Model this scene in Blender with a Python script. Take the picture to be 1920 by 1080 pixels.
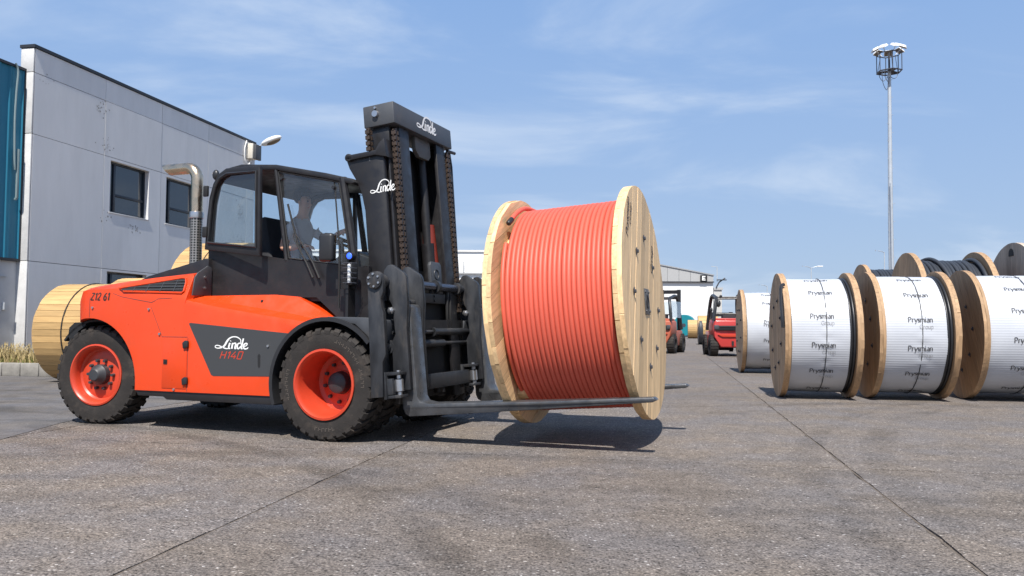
import bpy, bmesh, math, random
from mathutils import Vector, Matrix, Euler
random.seed(7)
R = math.radians
sin, cos, PI = math.sin, math.cos, math.pi
for o in list(bpy.data.objects): bpy.data.objects.remove(o)
scene = bpy.context.scene
col = scene.collection

# ------------------------------------------------------------------ camera
cam = bpy.data.cameras.new("camera"); camo = bpy.data.objects.new("camera", cam); col.objects.link(camo)
cam.sensor_width = 36; cam.lens = 36 * 1493 / 1920; cam.clip_end = 6000; cam.clip_start = 0.05
CAM = Vector((0, 0, 1.16))
pitch = math.atan(69 / 1493); roll = R(0.3)
fw = Vector((0, cos(pitch), sin(pitch))); up0 = Vector((0, -sin(pitch), cos(pitch))); rt0 = Vector((1, 0, 0))
rt = rt0 * cos(roll) + up0 * sin(roll); up = up0 * cos(roll) - rt0 * sin(roll)
mw = Matrix((rt, up, -fw)).transposed().to_4x4(); mw.translation = CAM
camo.matrix_world = mw
scene.camera = camo

# ------------------------------------------------------------------ light
SUN_EL, SUN_AZ = R(56), R(6)                    # sun behind the camera, a little to its left
to_sun = Vector((-sin(SUN_AZ) * cos(SUN_EL), -cos(SUN_AZ) * cos(SUN_EL), sin(SUN_EL)))
sun = bpy.data.lights.new("sun", 'SUN'); sun.energy = 4.9; sun.angle = R(0.53); sun.color = (1.0, 0.955, 0.89)
suno = bpy.data.objects.new("sun", sun); col.objects.link(suno)
suno.rotation_euler = to_sun.to_track_quat('Z', 'Y').to_euler(); suno.location = to_sun * 60
world = bpy.data.worlds.new("World"); scene.world = world; world.use_nodes = True
nt = world.node_tree; nt.nodes.clear()
wn, wl = nt.nodes.new, nt.links.new
out = wn('ShaderNodeOutputWorld'); bg = wn('ShaderNodeBackground'); sky = wn('ShaderNodeTexSky')
sky.sky_type = 'NISHITA'; sky.sun_disc = False; sky.sun_elevation = SUN_EL
sky.sun_rotation = math.atan2(to_sun.x, to_sun.y)
sky.air_density = 1.0; sky.dust_density = 0.35; sky.ozone_density = 2.2; sky.altitude = 0
bg.inputs['Strength'].default_value = 0.094
tc = wn('ShaderNodeTexCoord'); sep = wn('ShaderNodeSeparateXYZ'); wl(tc.outputs['Generated'], sep.inputs[0])
def wmath(op, a, b):
    n = wn('ShaderNodeMath'); n.operation = op
    for i, q in enumerate((a, b)):
        if isinstance(q, (int, float)): n.inputs[i].default_value = q
        else: wl(q, n.inputs[i])
    return n.outputs[0]
den = wmath('ADD', wmath('MAXIMUM', sep.outputs['Z'], 0.0), 0.22)
cmb = wn('ShaderNodeCombineXYZ'); wl(wmath('DIVIDE', sep.outputs['X'], den), cmb.inputs[0]); wl(wmath('DIVIDE', sep.outputs['Y'], den), cmb.inputs[1])
mp = wn('ShaderNodeMapping'); mp.inputs['Rotation'].default_value = (0, 0, R(16)); mp.inputs['Scale'].default_value = (0.85, 1.5, 1); mp.inputs['Location'].default_value = (0.35, 0.6, 0)
wl(cmb.outputs[0], mp.inputs[0])
nz = wn('ShaderNodeTexNoise'); nz.inputs['Scale'].default_value = 1.1; nz.inputs['Detail'].default_value = 9; nz.inputs['Roughness'].default_value = 0.56; nz.inputs['Distortion'].default_value = 0.5
wl(mp.outputs[0], nz.inputs['Vector'])
rp = wn('ShaderNodeMapRange'); rp.interpolation_type = 'SMOOTHSTEP'
rp.inputs[1].default_value = 0.46; rp.inputs[2].default_value = 0.80; rp.inputs[3].default_value = 0.0; rp.inputs[4].default_value = 0.85
wl(nz.outputs['Fac'], rp.inputs[0])
# thin milky veil all over the dome, thicker towards the horizon
veil = wn('ShaderNodeMapRange'); veil.inputs[1].default_value = 0.0; veil.inputs[2].default_value = 0.5; veil.inputs[3].default_value = 0.90; veil.inputs[4].default_value = 0.72
vz = wn('ShaderNodeMapRange'); vz.inputs[1].default_value = 0.45; vz.inputs[2].default_value = 1.0; vz.inputs[3].default_value = 1.0; vz.inputs[4].default_value = 0.12; wl(sep.outputs['Z'], vz.inputs[0])
wl(sep.outputs['Z'], veil.inputs[0])
mxv = wn('ShaderNodeMix'); mxv.data_type = 'RGBA'; wl(wmath('MULTIPLY', veil.outputs[0], vz.outputs[0]), mxv.inputs[0]); wl(sky.outputs[0], mxv.inputs[6]); vcol = wn('ShaderNodeMix'); vcol.data_type = 'RGBA'; vr = wn('ShaderNodeMapRange'); vr.inputs[1].default_value = 0.0; vr.inputs[2].default_value = 0.42; wl(sep.outputs['Z'], vr.inputs[0]); wl(vr.outputs[0], vcol.inputs[0])
vcol.inputs[6].default_value = (3.25, 4.25, 5.85, 1); vcol.inputs[7].default_value = (2.2, 3.75, 6.75, 1); wl(vcol.outputs[2], mxv.inputs[7])
mxc = wn('ShaderNodeMix'); mxc.data_type = 'RGBA'; wl(rp.outputs[0], mxc.inputs[0]); wl(mxv.outputs[2], mxc.inputs[6]); mxc.inputs[7].default_value = (6.1, 6.8, 7.7, 1)
wl(mxc.outputs[2], bg.inputs[0]); wl(bg.outputs[0], out.inputs[0])
scene.view_settings.view_transform = 'Standard'; scene.view_settings.look = 'None'; scene.view_settings.gamma = 1
scene.view_settings.exposure = 0.45; scene.view_settings.use_curve_mapping = False
scene.render.engine = 'CYCLES'
scene.cycles.max_bounces = 8; scene.cycles.transparent_max_bounces = 16; scene.cycles.use_denoising = True; scene.cycles.denoiser = 'OPENIMAGEDENOISE'; scene.cycles.denoising_input_passes = 'RGB_ALBEDO_NORMAL'; scene.cycles.denoising_prefilter = 'ACCURATE'

# ------------------------------------------------------------------ materials
M = {}
def mat(name, base, rough=0.5, metal=0.0, var=0.0, vscale=6.0, bump=0.0, bscale=40.0, stretch=(1, 1, 1), coat=0.0, spec=0.5,
        rnd=0.0, dark=None, dirt=0.0, dirtscale=2.5, dirtcol=(0.16, 0.13, 0.10), rvar=0.0):
    m = bpy.data.materials.new(name); m.use_nodes = True; t = m.node_tree; b = t.nodes['Principled BSDF']
    n, l = t.nodes.new, t.links.new
    b.inputs['Base Color'].default_value = (*base, 1); b.inputs['Roughness'].default_value = rough; b.inputs['Metallic'].default_value = metal
    b.inputs['Coat Weight'].default_value = coat; b.inputs['Coat Roughness'].default_value = 0.12; b.inputs['Specular IOR Level'].default_value = spec
    tcn = n('ShaderNodeTexCoord'); mpn = n('ShaderNodeMapping'); mpn.inputs['Scale'].default_value = stretch; l(tcn.outputs['Object'], mpn.inputs[0])
    src = None
    oi = None
    if rnd:
        oi = n('ShaderNodeObjectInfo')
        ad = n('ShaderNodeVectorMath'); ad.operation = 'ADD'; sc = n('ShaderNodeVectorMath'); sc.operation = 'SCALE'; sc.inputs['Scale'].default_value = 37.0
        l(oi.outputs['Random'], sc.inputs[0]); l(mpn.outputs[0], ad.inputs[0]); l(sc.outputs[0], ad.inputs[1]); vec = ad.outputs[0]
    else: vec = mpn.outputs[0]
    if var or rnd:
        nzn = n('ShaderNodeTexNoise'); nzn.inputs['Scale'].default_value = vscale; nzn.inputs['Detail'].default_value = 6; nzn.inputs['Roughness'].default_value = 0.62
        l(vec, nzn.inputs['Vector'])
        mr = n('ShaderNodeMapRange'); mr.inputs[1].default_value = 0.28; mr.inputs[2].default_value = 0.72; mr.inputs[3].default_value = 1 - var; mr.inputs[4].default_value = 1 + var * 0.7
        l(nzn.outputs['Fac'], mr.inputs[0]); fac = mr.outputs[0]
        if rnd:
            m2 = n('ShaderNodeMapRange'); m2.inputs[3].default_value = 1 - rnd; m2.inputs[4].default_value = 1 + rnd * 0.6; l(oi.outputs['Random'], m2.inputs[0])
            mm = n('ShaderNodeMath'); mm.operation = 'MULTIPLY'; l(fac, mm.inputs[0]); l(m2.outputs[0], mm.inputs[1]); fac = mm.outputs[0]
        vm = n('ShaderNodeVectorMath'); vm.operation = 'SCALE'; vm.inputs[0].default_value = base; l(fac, vm.inputs['Scale']); src = vm.outputs[0]
    if dirt:
        dn = n('ShaderNodeTexNoise'); dn.inputs['Scale'].default_value = dirtscale; dn.inputs['Detail'].default_value = 8; dn.inputs['Roughness'].default_value = 0.7
        l(vec, dn.inputs['Vector'])
        dr = n('ShaderNodeMapRange'); dr.inputs[1].default_value = 0.52; dr.inputs[2].default_value = 0.78; dr.inputs[3].default_value = 0; dr.inputs[4].default_value = dirt
        l(dn.outputs['Fac'], dr.inputs[0])
        mx = n('ShaderNodeMix'); mx.data_type = 'RGBA'; l(dr.outputs[0], mx.inputs[0])
        if src is not None: l(src, mx.inputs[6])
        else: mx.inputs[6].default_value = (*base, 1)
        mx.inputs[7].default_value = (*dirtcol, 1); src = mx.outputs[2]
    if src is not None: l(src, b.inputs['Base Color'])
    if rvar:
        rn = n('ShaderNodeTexNoise'); rn.inputs['Scale'].default_value = 9; rn.inputs['Detail'].default_value = 5; l(vec, rn.inputs['Vector'])
        rr = n('ShaderNodeMapRange'); rr.inputs[1].default_value = .3; rr.inputs[2].default_value = .7; rr.inputs[3].default_value = max(.05, rough - rvar); rr.inputs[4].default_value = min(1, rough + rvar)
        l(rn.outputs['Fac'], rr.inputs[0]); l(rr.outputs[0], b.inputs['Roughness'])
    if bump:
        bn = n('ShaderNodeTexNoise'); bn.inputs['Scale'].default_value = bscale; bn.inputs['Detail'].default_value = 5; l(vec, bn.inputs['Vector'])
        bp = n('ShaderNodeBump'); bp.inputs['Strength'].default_value = bump; bp.inputs['Distance'].default_value = 0.01; l(bn.outputs['Fac'], bp.inputs['Height']); l(bp.outputs[0], b.inputs['Normal'])
    M[name] = m; return m
mat('orange_paint', (0.68, 0.055, 0.006), 0.36, var=0.06, vscale=2.2, coat=0.12, dirt=0.26, dirtscale=4.5, dirtcol=(0.40, 0.075, 0.035), rvar=0.1)
mat('black_paint', (0.0155, 0.0145, 0.016), 0.46, var=0.22, vscale=5, dirt=0.35, dirtscale=3.0, dirtcol=(0.04, 0.036, 0.034), rvar=0.12)
mat('grey_paint', (0.058, 0.062, 0.070), 0.5, var=0.15, vscale=5, dirt=0.25, dirtscale=4)
mat('worn_steel', (0.034, 0.036, 0.041), 0.45, metal=0.2, var=0.45, vscale=9, stretch=(1, 1, .35), dirt=0.7, dirtscale=5, dirtcol=(0.125, 0.105, 0.088), rvar=0.15)
mat('fork_steel', (0.095, 0.098, 0.105), 0.38, metal=0.5, var=0.35, vscale=7, dirt=0.6, dirtscale=5, dirtcol=(0.20, 0.17, 0.14), rvar=0.18)
mat('chain_steel', (0.075, 0.052, 0.040), 0.5, metal=0.4, var=0.3, vscale=20)
mat('chrome', (0.74, 0.55, 0.37), 0.28, metal=1.0, var=0.12, vscale=9, rvar=0.08)
mat('bright_steel', (0.55, 0.55, 0.56), 0.3, metal=0.9, var=0.1)
mat('shaft_steel', (0.10, 0.11, 0.14), 0.25, metal=0.8, var=0.1)
mat('rubber', (0.022, 0.018, 0.0155), 0.8, var=0.35, vscale=7, dirt=0.85, dirtscale=4, dirtcol=(0.085, 0.065, 0.050), bump=0.3, bscale=60)
mat('dark_hub', (0.04, 0.042, 0.046), 0.5, var=0.2)
mat('rim_paint', (0.56, 0.055, 0.022), 0.38, var=0.10, vscale=6, dirt=0.35, dirtscale=4, dirtcol=(0.30, 0.07, 0.04))
mat('matt_black', (0.012, 0.012, 0.013), 0.7)
mat('plastic_black', (0.022, 0.022, 0.024), 0.42, rvar=0.1)
mat('white_print', (0.82, 0.82, 0.80), 0.5)
mat('red_print', (0.55, 0.05, 0.02), 0.5)
mat('black_print', (0.035, 0.02, 0.015), 0.6)
mat('grey_print', (0.045, 0.047, 0.05), 0.6)
mat('wrap_print', (0.07, 0.07, 0.075), 0.6)
mat('rubber_print', (0.10, 0.082, 0.068), 0.8)
mat('conduit_paint', (0.20, 0.27, 0.28), 0.6)
mat('pale_print', (0.36, 0.365, 0.38), 0.6)
mat('pine', (0.80, 0.545, 0.285), 0.6, var=0.30, vscale=3.2, stretch=(9, 9, 0.8), rnd=0.26, dirt=0.34, dirtscale=1.3, dirtcol=(0.55, 0.34, 0.16), bump=0.15, bscale=12)
mat('pine_edge', (0.66, 0.47, 0.255), 0.7, var=0.25, vscale=9, rnd=0.15, dirt=0.3, dirtscale=7, dirtcol=(0.28, 0.18, 0.10), bump=0.2)
mat('old_pine', (0.45, 0.285, 0.155), 0.66, var=0.3, vscale=3, stretch=(8, 8, 0.8), rnd=0.2, dirt=0.5, dirtscale=1.6, dirtcol=(0.20, 0.12, 0.065), bump=0.15, bscale=12)
mat('grey_wood', (0.50, 0.40, 0.31), 0.75, var=0.35, vscale=3, stretch=(9, 9, 0.7), rnd=0.25, dirt=0.4, dirtscale=1.5, dirtcol=(0.33, 0.28, 0.24))
mat('batten_wood', (0.54, 0.345, 0.145), 0.62, var=0.22, vscale=3, stretch=(0.8, 8, 8), rnd=0.24, dirt=0.3, dirtscale=2, dirtcol=(0.40, 0.23, 0.09))
mat('orange_cable', (0.66, 0.112, 0.068), 0.52, var=0.05, vscale=3, dirt=0.14, dirtscale=6, dirtcol=(0.5, 0.13, 0.09))
mat('black_cable', (0.020, 0.021, 0.024), 0.4, var=0.1)
mat('dark_cable', (0.035, 0.039, 0.047), 0.5, var=0.15)
mat('wrap_film', (0.50, 0.52, 0.56), 0.42, var=0.06, vscale=2.5, dirt=0.16, dirtscale=3, dirtcol=(0.44, 0.46, 0.49))
mat('teal_film', (0.008, 0.20, 0.24), 0.4, var=0.1)
mat('facade_paint', (0.69, 0.69, 0.69), 0.8, var=0.07, vscale=2.0, stretch=(1, 1, .22), rnd=0.05, dirt=0.35, dirtscale=2.4, dirtcol=(0.54, 0.54, 0.54), bump=0.16, bscale=5)
mat('facade_light', (0.60, 0.595, 0.585), 0.85, var=0.12, vscale=4, dirt=0.4, dirtscale=3, dirtcol=(0.38, 0.37, 0.35), bump=0.4, bscale=30)
mat('plaster_scar', (0.36, 0.35, 0.335), 0.95, var=0.4, vscale=10)
mat('coping_metal', (0.022, 0.024, 0.03), 0.5)
mat('joint_dark', (0.05, 0.05, 0.052), 0.9)
mat('window_frame', (0.014, 0.020, 0.030), 0.4)
mat('teal_sheet', (0.010, 0.17, 0.27), 0.5, var=0.12, vscale=1.5, stretch=(1, 6, 0.4), rnd=0.05)
mat('lower_wall', (0.52, 0.525, 0.535), 0.85, var=0.12, vscale=1.5, dirt=0.35, dirtscale=1.2, dirtcol=(0.24, 0.235, 0.23))
mat('white_wall', (0.72, 0.72, 0.71), 0.7, var=0.03)
mat('grey_sheet', (0.40, 0.40, 0.395), 0.6, rnd=0.06, var=0.05)
mat('pale_wall', (0.50, 0.49, 0.46), 0.8, var=0.06)  # even warm off-white for the annex, store wall and downpipe
mat('roof_sheet', (0.30, 0.31, 0.32), 0.6)
mat('galvanised', (0.50, 0.53, 0.56), 0.45, metal=0.3, var=0.12, vscale=3)
mat('dark_steel', (0.045, 0.048, 0.06), 0.5)
mat('lamp_white', (0.78, 0.77, 0.74), 0.4)
mat('lamp_glass', (0.17, 0.13, 0.09), 0.2)
mat('cream_plastic', (0.62, 0.58, 0.50), 0.5)
mat('seat_cloth', (0.03, 0.03, 0.034), 0.85)
mat('shirt_cloth', (0.52, 0.56, 0.62), 0.9, var=0.12, vscale=9)
mat('trouser_cloth', (0.035, 0.04, 0.055), 0.9)
mat('skin', (0.68, 0.37, 0.25), 0.5, var=0.06)
mat('hair', (0.012, 0.009, 0.007), 0.8)
mat('red_paint', (0.46, 0.040, 0.034), 0.36, var=0.06, coat=0.2, dirt=0.2, dirtcol=(0.3, 0.06, 0.05))
mat('faded_orange', (0.40, 0.10, 0.05), 0.45, var=0.12, dirt=0.3, dirtcol=(0.22, 0.09, 0.06))
mat('kerb_stone', (0.30, 0.285, 0.26), 0.9, var=0.3, vscale=5, rnd=0.2, bump=0.5, bscale=14)
mat('verge_soil', (0.22, 0.175, 0.12), 0.95, var=0.3, vscale=5)
mat('dry_grass', (0.42, 0.33, 0.16), 0.9, var=0.35, vscale=2.2)
mat('green_grass', (0.17, 0.20, 0.05), 0.9, var=0.3, vscale=2.2)
mat('lamp_lens', (0.75, 0.77, 0.78), 0.12, spec=0.8)
mat('joint_fill', (0.125, 0.10, 0.078), 0.95, var=0.3, vscale=18)

def emit(name, c, s):
    m = mat(name, c, 0.3); b = m.node_tree.nodes['Principled BSDF']; b.inputs['Emission Color'].default_value = (*c, 1); b.inputs['Emission Strength'].default_value = s
emit('blue_light', (0.03, 0.10, 0.95), 1.3)

def glass(name, tint, base_refl, dust=0.0):
    m = bpy.data.materials.new(name); m.use_nodes = True; t = m.node_tree; t.nodes.clear(); n, l = t.nodes.new, t.links.new
    o = n('ShaderNodeOutputMaterial'); tr = n('ShaderNodeBsdfTransparent'); tr.inputs[0].default_value = (*tint, 1)
    gl = n('ShaderNodeBsdfGlossy'); gl.inputs['Roughness'].default_value = 0.03; gl.inputs[0].default_value = (.95, .97, 1, 1)
    fr = n('ShaderNodeFresnel'); gg = n('ShaderNodeNewGeometry'); io = n('ShaderNodeMapRange'); io.inputs[3].default_value = 1.5; io.inputs[4].default_value = 1 / 1.5; l(gg.outputs['Backfacing'], io.inputs[0]); l(io.outputs[0], fr.inputs[0])
    ad = n('ShaderNodeMath'); ad.operation = 'ADD'; ad.inputs[1].default_value = base_refl; l(fr.outputs[0], ad.inputs[0])
    mx = n('ShaderNodeMixShader'); l(ad.outputs[0], mx.inputs[0]); l(tr.outputs[0], mx.inputs[1]); l(gl.outputs[0], mx.inputs[2])
    df = n('ShaderNodeBsdfDiffuse'); df.inputs[0].default_value = (.55, .55, .55, 1)
    m2 = n('ShaderNodeMixShader'); m2.inputs[0].default_value = dust; l(mx.outputs[0], m2.inputs[1]); l(df.outputs[0], m2.inputs[2])
    l(m2.outputs[0], o.inputs[0]); M[name] = m
glass('cab_glass', (0.90, 0.94, 0.95), 0.0, 0.012)
glass('dusty_glass', (0.95, 0.96, 0.97), 0.0, 0.015)
mat('window_glass', (0.016, 0.024, 0.034), 0.04, spec=1.0)

def perforated():
    m = mat('perforated_steel', (0.40, 0.38, 0.35), 0.35, metal=0.8, var=0.1); t = m.node_tree; b = t.nodes['Principled BSDF']; n, l = t.nodes.new, t.links.new
    uv = n('ShaderNodeTexCoord'); mp = n('ShaderNodeMapping'); mp.inputs['Scale'].default_value = (12, 26, 1); l(uv.outputs['UV'], mp.inputs[0])
    br = n('ShaderNodeTexVoronoi'); br.inputs['Randomness'].default_value = 0.0; br.inputs['Scale'].default_value = 1; l(mp.outputs[0], br.inputs['Vector'])
    lt = n('ShaderNodeMath'); lt.operation = 'LESS_THAN'; lt.inputs[1].default_value = 0.34; l(br.outputs['Distance'], lt.inputs[0])
    mx = n('ShaderNodeMix'); mx.data_type = 'RGBA'; l(lt.outputs[0], mx.inputs[0]); mx.inputs[6].default_value = (.42, .39, .35, 1); mx.inputs[7].default_value = (.012, .012, .012, 1)
    l(mx.outputs[2], b.inputs['Base Color'])
    mt = n('ShaderNodeMath'); mt.operation = 'SUBTRACT'; mt.inputs[0].default_value = .8; l(lt.outputs[0], mt.inputs[1]); mt.use_clamp = True; l(mt.outputs[0], b.inputs['Metallic'])
perforated()

def concrete(name, base, stone, stones_amt, cell, stain, bump):
    m = bpy.data.materials.new(name); m.use_nodes = True; t = m.node_tree; b = t.nodes['Principled BSDF']; n, l = t.nodes.new, t.links.new
    b.inputs['Roughness'].default_value = 0.85; b.inputs['Specular IOR Level'].default_value = 0.3
    geo = n('ShaderNodeNewGeometry'); pos = geo.outputs['Position']
    wob = n('ShaderNodeTexNoise'); wob.inputs['Scale'].default_value = 90; l(pos, wob.inputs['Vector'])
    va = n('ShaderNodeVectorMath'); va.operation = 'SCALE'; va.inputs['Scale'].default_value = 0.012; l(wob.outputs['Color'], va.inputs[0])
    vb = n('ShaderNodeVectorMath'); vb.operation = 'ADD'; l(pos, vb.inputs[0]); l(va.outputs[0], vb.inputs[1])
    vo = n('ShaderNodeTexVoronoi'); vo.inputs['Scale'].default_value = cell; l(vb.outputs[0], vo.inputs['Vector'])
    vo2 = n('ShaderNodeTexVoronoi'); vo2.inputs['Scale'].default_value = cell * 2.3; l(vb.outputs[0], vo2.inputs['Vector'])
    sp = n('ShaderNodeSeparateColor'); l(vo.outputs['Color'], sp.inputs[0]); sp2 = n('ShaderNodeSeparateColor'); l(vo2.outputs['Color'], sp2.inputs[0])
    cr = n('ShaderNodeValToRGB'); l(sp.outputs[0], cr.inputs[0]); e = cr.color_ramp; e.interpolation = 'LINEAR'
    e.elements[0].position = 0.0; e.elements[0].color = (*[c * .18 for c in base], 1); e.elements[1].position = 1.0; e.elements[1].color = (*stone, 1)
    q = e.elements.new(0.3); q.color = (*[c * .70 for c in base], 1); q = e.elements.new(0.75); q.color = (*[c * 1.1 for c in base], 1); q = e.elements.new(0.94); q.color = (*[c * 1.45 for c in base], 1)
    cr2 = n('ShaderNodeMapRange'); l(sp2.outputs[1], cr2.inputs[0]); cr2.inputs[3].default_value = .55; cr2.inputs[4].default_value = 1.45
    # grey mortar between the stones
    mo = n('ShaderNodeMapRange'); l(vo.outputs['Distance'], mo.inputs[0]); mo.inputs[1].default_value = .28; mo.inputs[2].default_value = .55; mo.inputs[3].default_value = stones_amt; mo.inputs[4].default_value = 0
    mx = n('ShaderNodeMix'); mx.data_type = 'RGBA'; l(mo.outputs[0], mx.inputs[0]); mx.inputs[6].default_value = (*[c * .92 for c in base], 1); l(cr.outputs[0], mx.inputs[7])
    ns = n('ShaderNodeTexNoise'); ns.inputs['Scale'].default_value = 0.55; ns.inputs['Detail'].default_value = 9; ns.inputs['Roughness'].default_value = .68; l(pos, ns.inputs['Vector'])
    mr = n('ShaderNodeMapRange'); l(ns.outputs['Fac'], mr.inputs[0]); mr.inputs[1].default_value = .3; mr.inputs[2].default_value = .7; mr.inputs[3].default_value = 1 - stain; mr.inputs[4].default_value = 1 + stain * .7
    n5 = n('ShaderNodeTexNoise'); n5.inputs['Scale'].default_value = 7; n5.inputs['Detail'].default_value = 5; l(pos, n5.inputs['Vector']); m5 = n('ShaderNodeMapRange'); l(n5.outputs['Fac'], m5.inputs[0]); m5.inputs[1].default_value = .3; m5.inputs[2].default_value = .7; m5.inputs[3].default_value = .87; m5.inputs[4].default_value = 1.12
    # tyre scuffs drawn out along the yard's traffic direction
    mp2 = n('ShaderNodeMapping'); mp2.inputs['Rotation'].default_value = (0, 0, R(20)); mp2.inputs['Scale'].default_value = (.25, 2.6, 1); l(pos, mp2.inputs[0])
    n3 = n('ShaderNodeTexNoise'); n3.inputs['Scale'].default_value = 1.0; n3.inputs['Detail'].default_value = 6; l(mp2.outputs[0], n3.inputs['Vector'])
    m3 = n('ShaderNodeMapRange'); l(n3.outputs['Fac'], m3.inputs[0]); m3.inputs[1].default_value = .5; m3.inputs[2].default_value = .75; m3.inputs[3].default_value = 1; m3.inputs[4].default_value = 1 - stain * 1.1
    # curved tyre marks and oil spots left on the slabs
    def M_(op, a, b_):
        q = n('ShaderNodeMath'); q.operation = op
        for i, s in enumerate((a, b_)):
            if isinstance(s, (int, float)): q.inputs[i].default_value = s
            else: l(s, q.inputs[i])
        return q.outputs[0]
    marks = None
    for cx, cy, r, w, am in ((-9, 1.0, 9.2, .16, .36), (-9, 1.0, 9.75, .14, .28), (3.5, 18, 12.6, .18, .26), (3.5, 18, 13.1, .16, .22), (14, 3, 11.5, .2, .28), (14, 3, 12.1, .17, .24), (-2, -6, 13.2, .22, .24), (0, 30, 19.5, .25, .25), (0, 30, 18.6, .25, .22)):
        dv_ = n('ShaderNodeVectorMath'); dv_.operation = 'DISTANCE'; l(pos, dv_.inputs[0]); dv_.inputs[1].default_value = (cx, cy, 0)
        q = n('ShaderNodeMapRange'); q.interpolation_type = 'SMOOTHSTEP'; l(M_('ABSOLUTE', M_('SUBTRACT', dv_.outputs['Value'], r), 0), q.inputs[0]); q.inputs[1].default_value = w * .4; q.inputs[2].default_value = w; q.inputs[3].default_value = am; q.inputs[4].default_value = 0
        marks = q.outputs[0] if marks is None else M_('MAXIMUM', marks, q.outputs[0])
    brk = n('ShaderNodeTexNoise'); brk.inputs['Scale'].default_value = .9; brk.inputs['Detail'].default_value = 7; l(pos, brk.inputs['Vector']); bm_ = n('ShaderNodeMapRange'); l(brk.outputs['Fac'], bm_.inputs[0]); bm_.inputs[1].default_value = .4; bm_.inputs[2].default_value = .62
    marks = M_('SUBTRACT', 1.0, M_('MULTIPLY', marks, bm_.outputs[0]))
    sp_ = n('ShaderNodeTexNoise'); sp_.inputs['Scale'].default_value = 1.7; sp_.inputs['Detail'].default_value = 4; l(pos, sp_.inputs['Vector']); sm_ = n('ShaderNodeMapRange'); l(sp_.outputs['Fac'], sm_.inputs[0]); sm_.inputs[1].default_value = .68; sm_.inputs[2].default_value = .76; sm_.inputs[3].default_value = 1; sm_.inputs[4].default_value = .72
    marks = M_('MULTIPLY', marks, sm_.outputs[0])
    oi = n('ShaderNodeObjectInfo'); mo4 = n('ShaderNodeMapRange'); l(oi.outputs['Random'], mo4.inputs[0]); mo4.inputs[3].default_value = .94; mo4.inputs[4].default_value = 1.06
    f1 = n('ShaderNodeMath'); f1.operation = 'MULTIPLY'; l(mr.outputs[0], f1.inputs[0]); l(m3.outputs[0], f1.inputs[1])
    f2 = n('ShaderNodeMath'); f2.operation = 'MULTIPLY'; l(f1.outputs[0], f2.inputs[0]); l(cr2.outputs[0], f2.inputs[1])
    f6 = n('ShaderNodeMath'); f6.operation = 'MULTIPLY'; l(f2.outputs[0], f6.inputs[0]); l(m5.outputs[0], f6.inputs[1])
    f3 = n('ShaderNodeMath'); f3.operation = 'MULTIPLY'; l(M_('MULTIPLY', f6.outputs[0], marks), f3.inputs[0]); l(mo4.outputs[0], f3.inputs[1])
    n7 = n('ShaderNodeTexNoise'); n7.inputs['Scale'].default_value = 1.3; n7.inputs['Detail'].default_value = 6; l(pos, n7.inputs['Vector']); m7 = n('ShaderNodeMapRange'); l(n7.outputs['Fac'], m7.inputs[0]); m7.inputs[1].default_value = .4; m7.inputs[2].default_value = .62
    hu = n('ShaderNodeMix'); hu.data_type = 'RGBA'; hu.blend_type = 'MULTIPLY'; hu.inputs[0].default_value = 1; l(mx.outputs[2], hu.inputs[6]); tn = n('ShaderNodeMix'); tn.data_type = 'RGBA'; l(m7.outputs[0], tn.inputs[0]); tn.inputs[6].default_value = (1.04, 1.0, .95, 1); tn.inputs[7].default_value = (.96, .985, 1.05, 1); l(tn.outputs[2], hu.inputs[7])
    vs = n('ShaderNodeVectorMath'); vs.operation = 'SCALE'; l(hu.outputs[2], vs.inputs[0]); l(f3.outputs[0], vs.inputs['Scale']); l(vs.outputs[0], b.inputs['Base Color'])
    bp = n('ShaderNodeBump'); bp.inputs['Strength'].default_value = bump; bp.inputs['Distance'].default_value = .006; bp.invert = True; l(vo.outputs['Distance'], bp.inputs['Height']); l(bp.outputs[0], b.inputs['Normal'])
    M[name] = m
concrete('aggregate_concrete', (0.190, 0.166, 0.147), (0.50, 0.47, 0.44), 1.0, 52, 0.13, 1.6)
concrete('smooth_asphalt', (0.150, 0.142, 0.139), (0.25, 0.235, 0.225), 0.35, 110, 0.22, 0.2)
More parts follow.
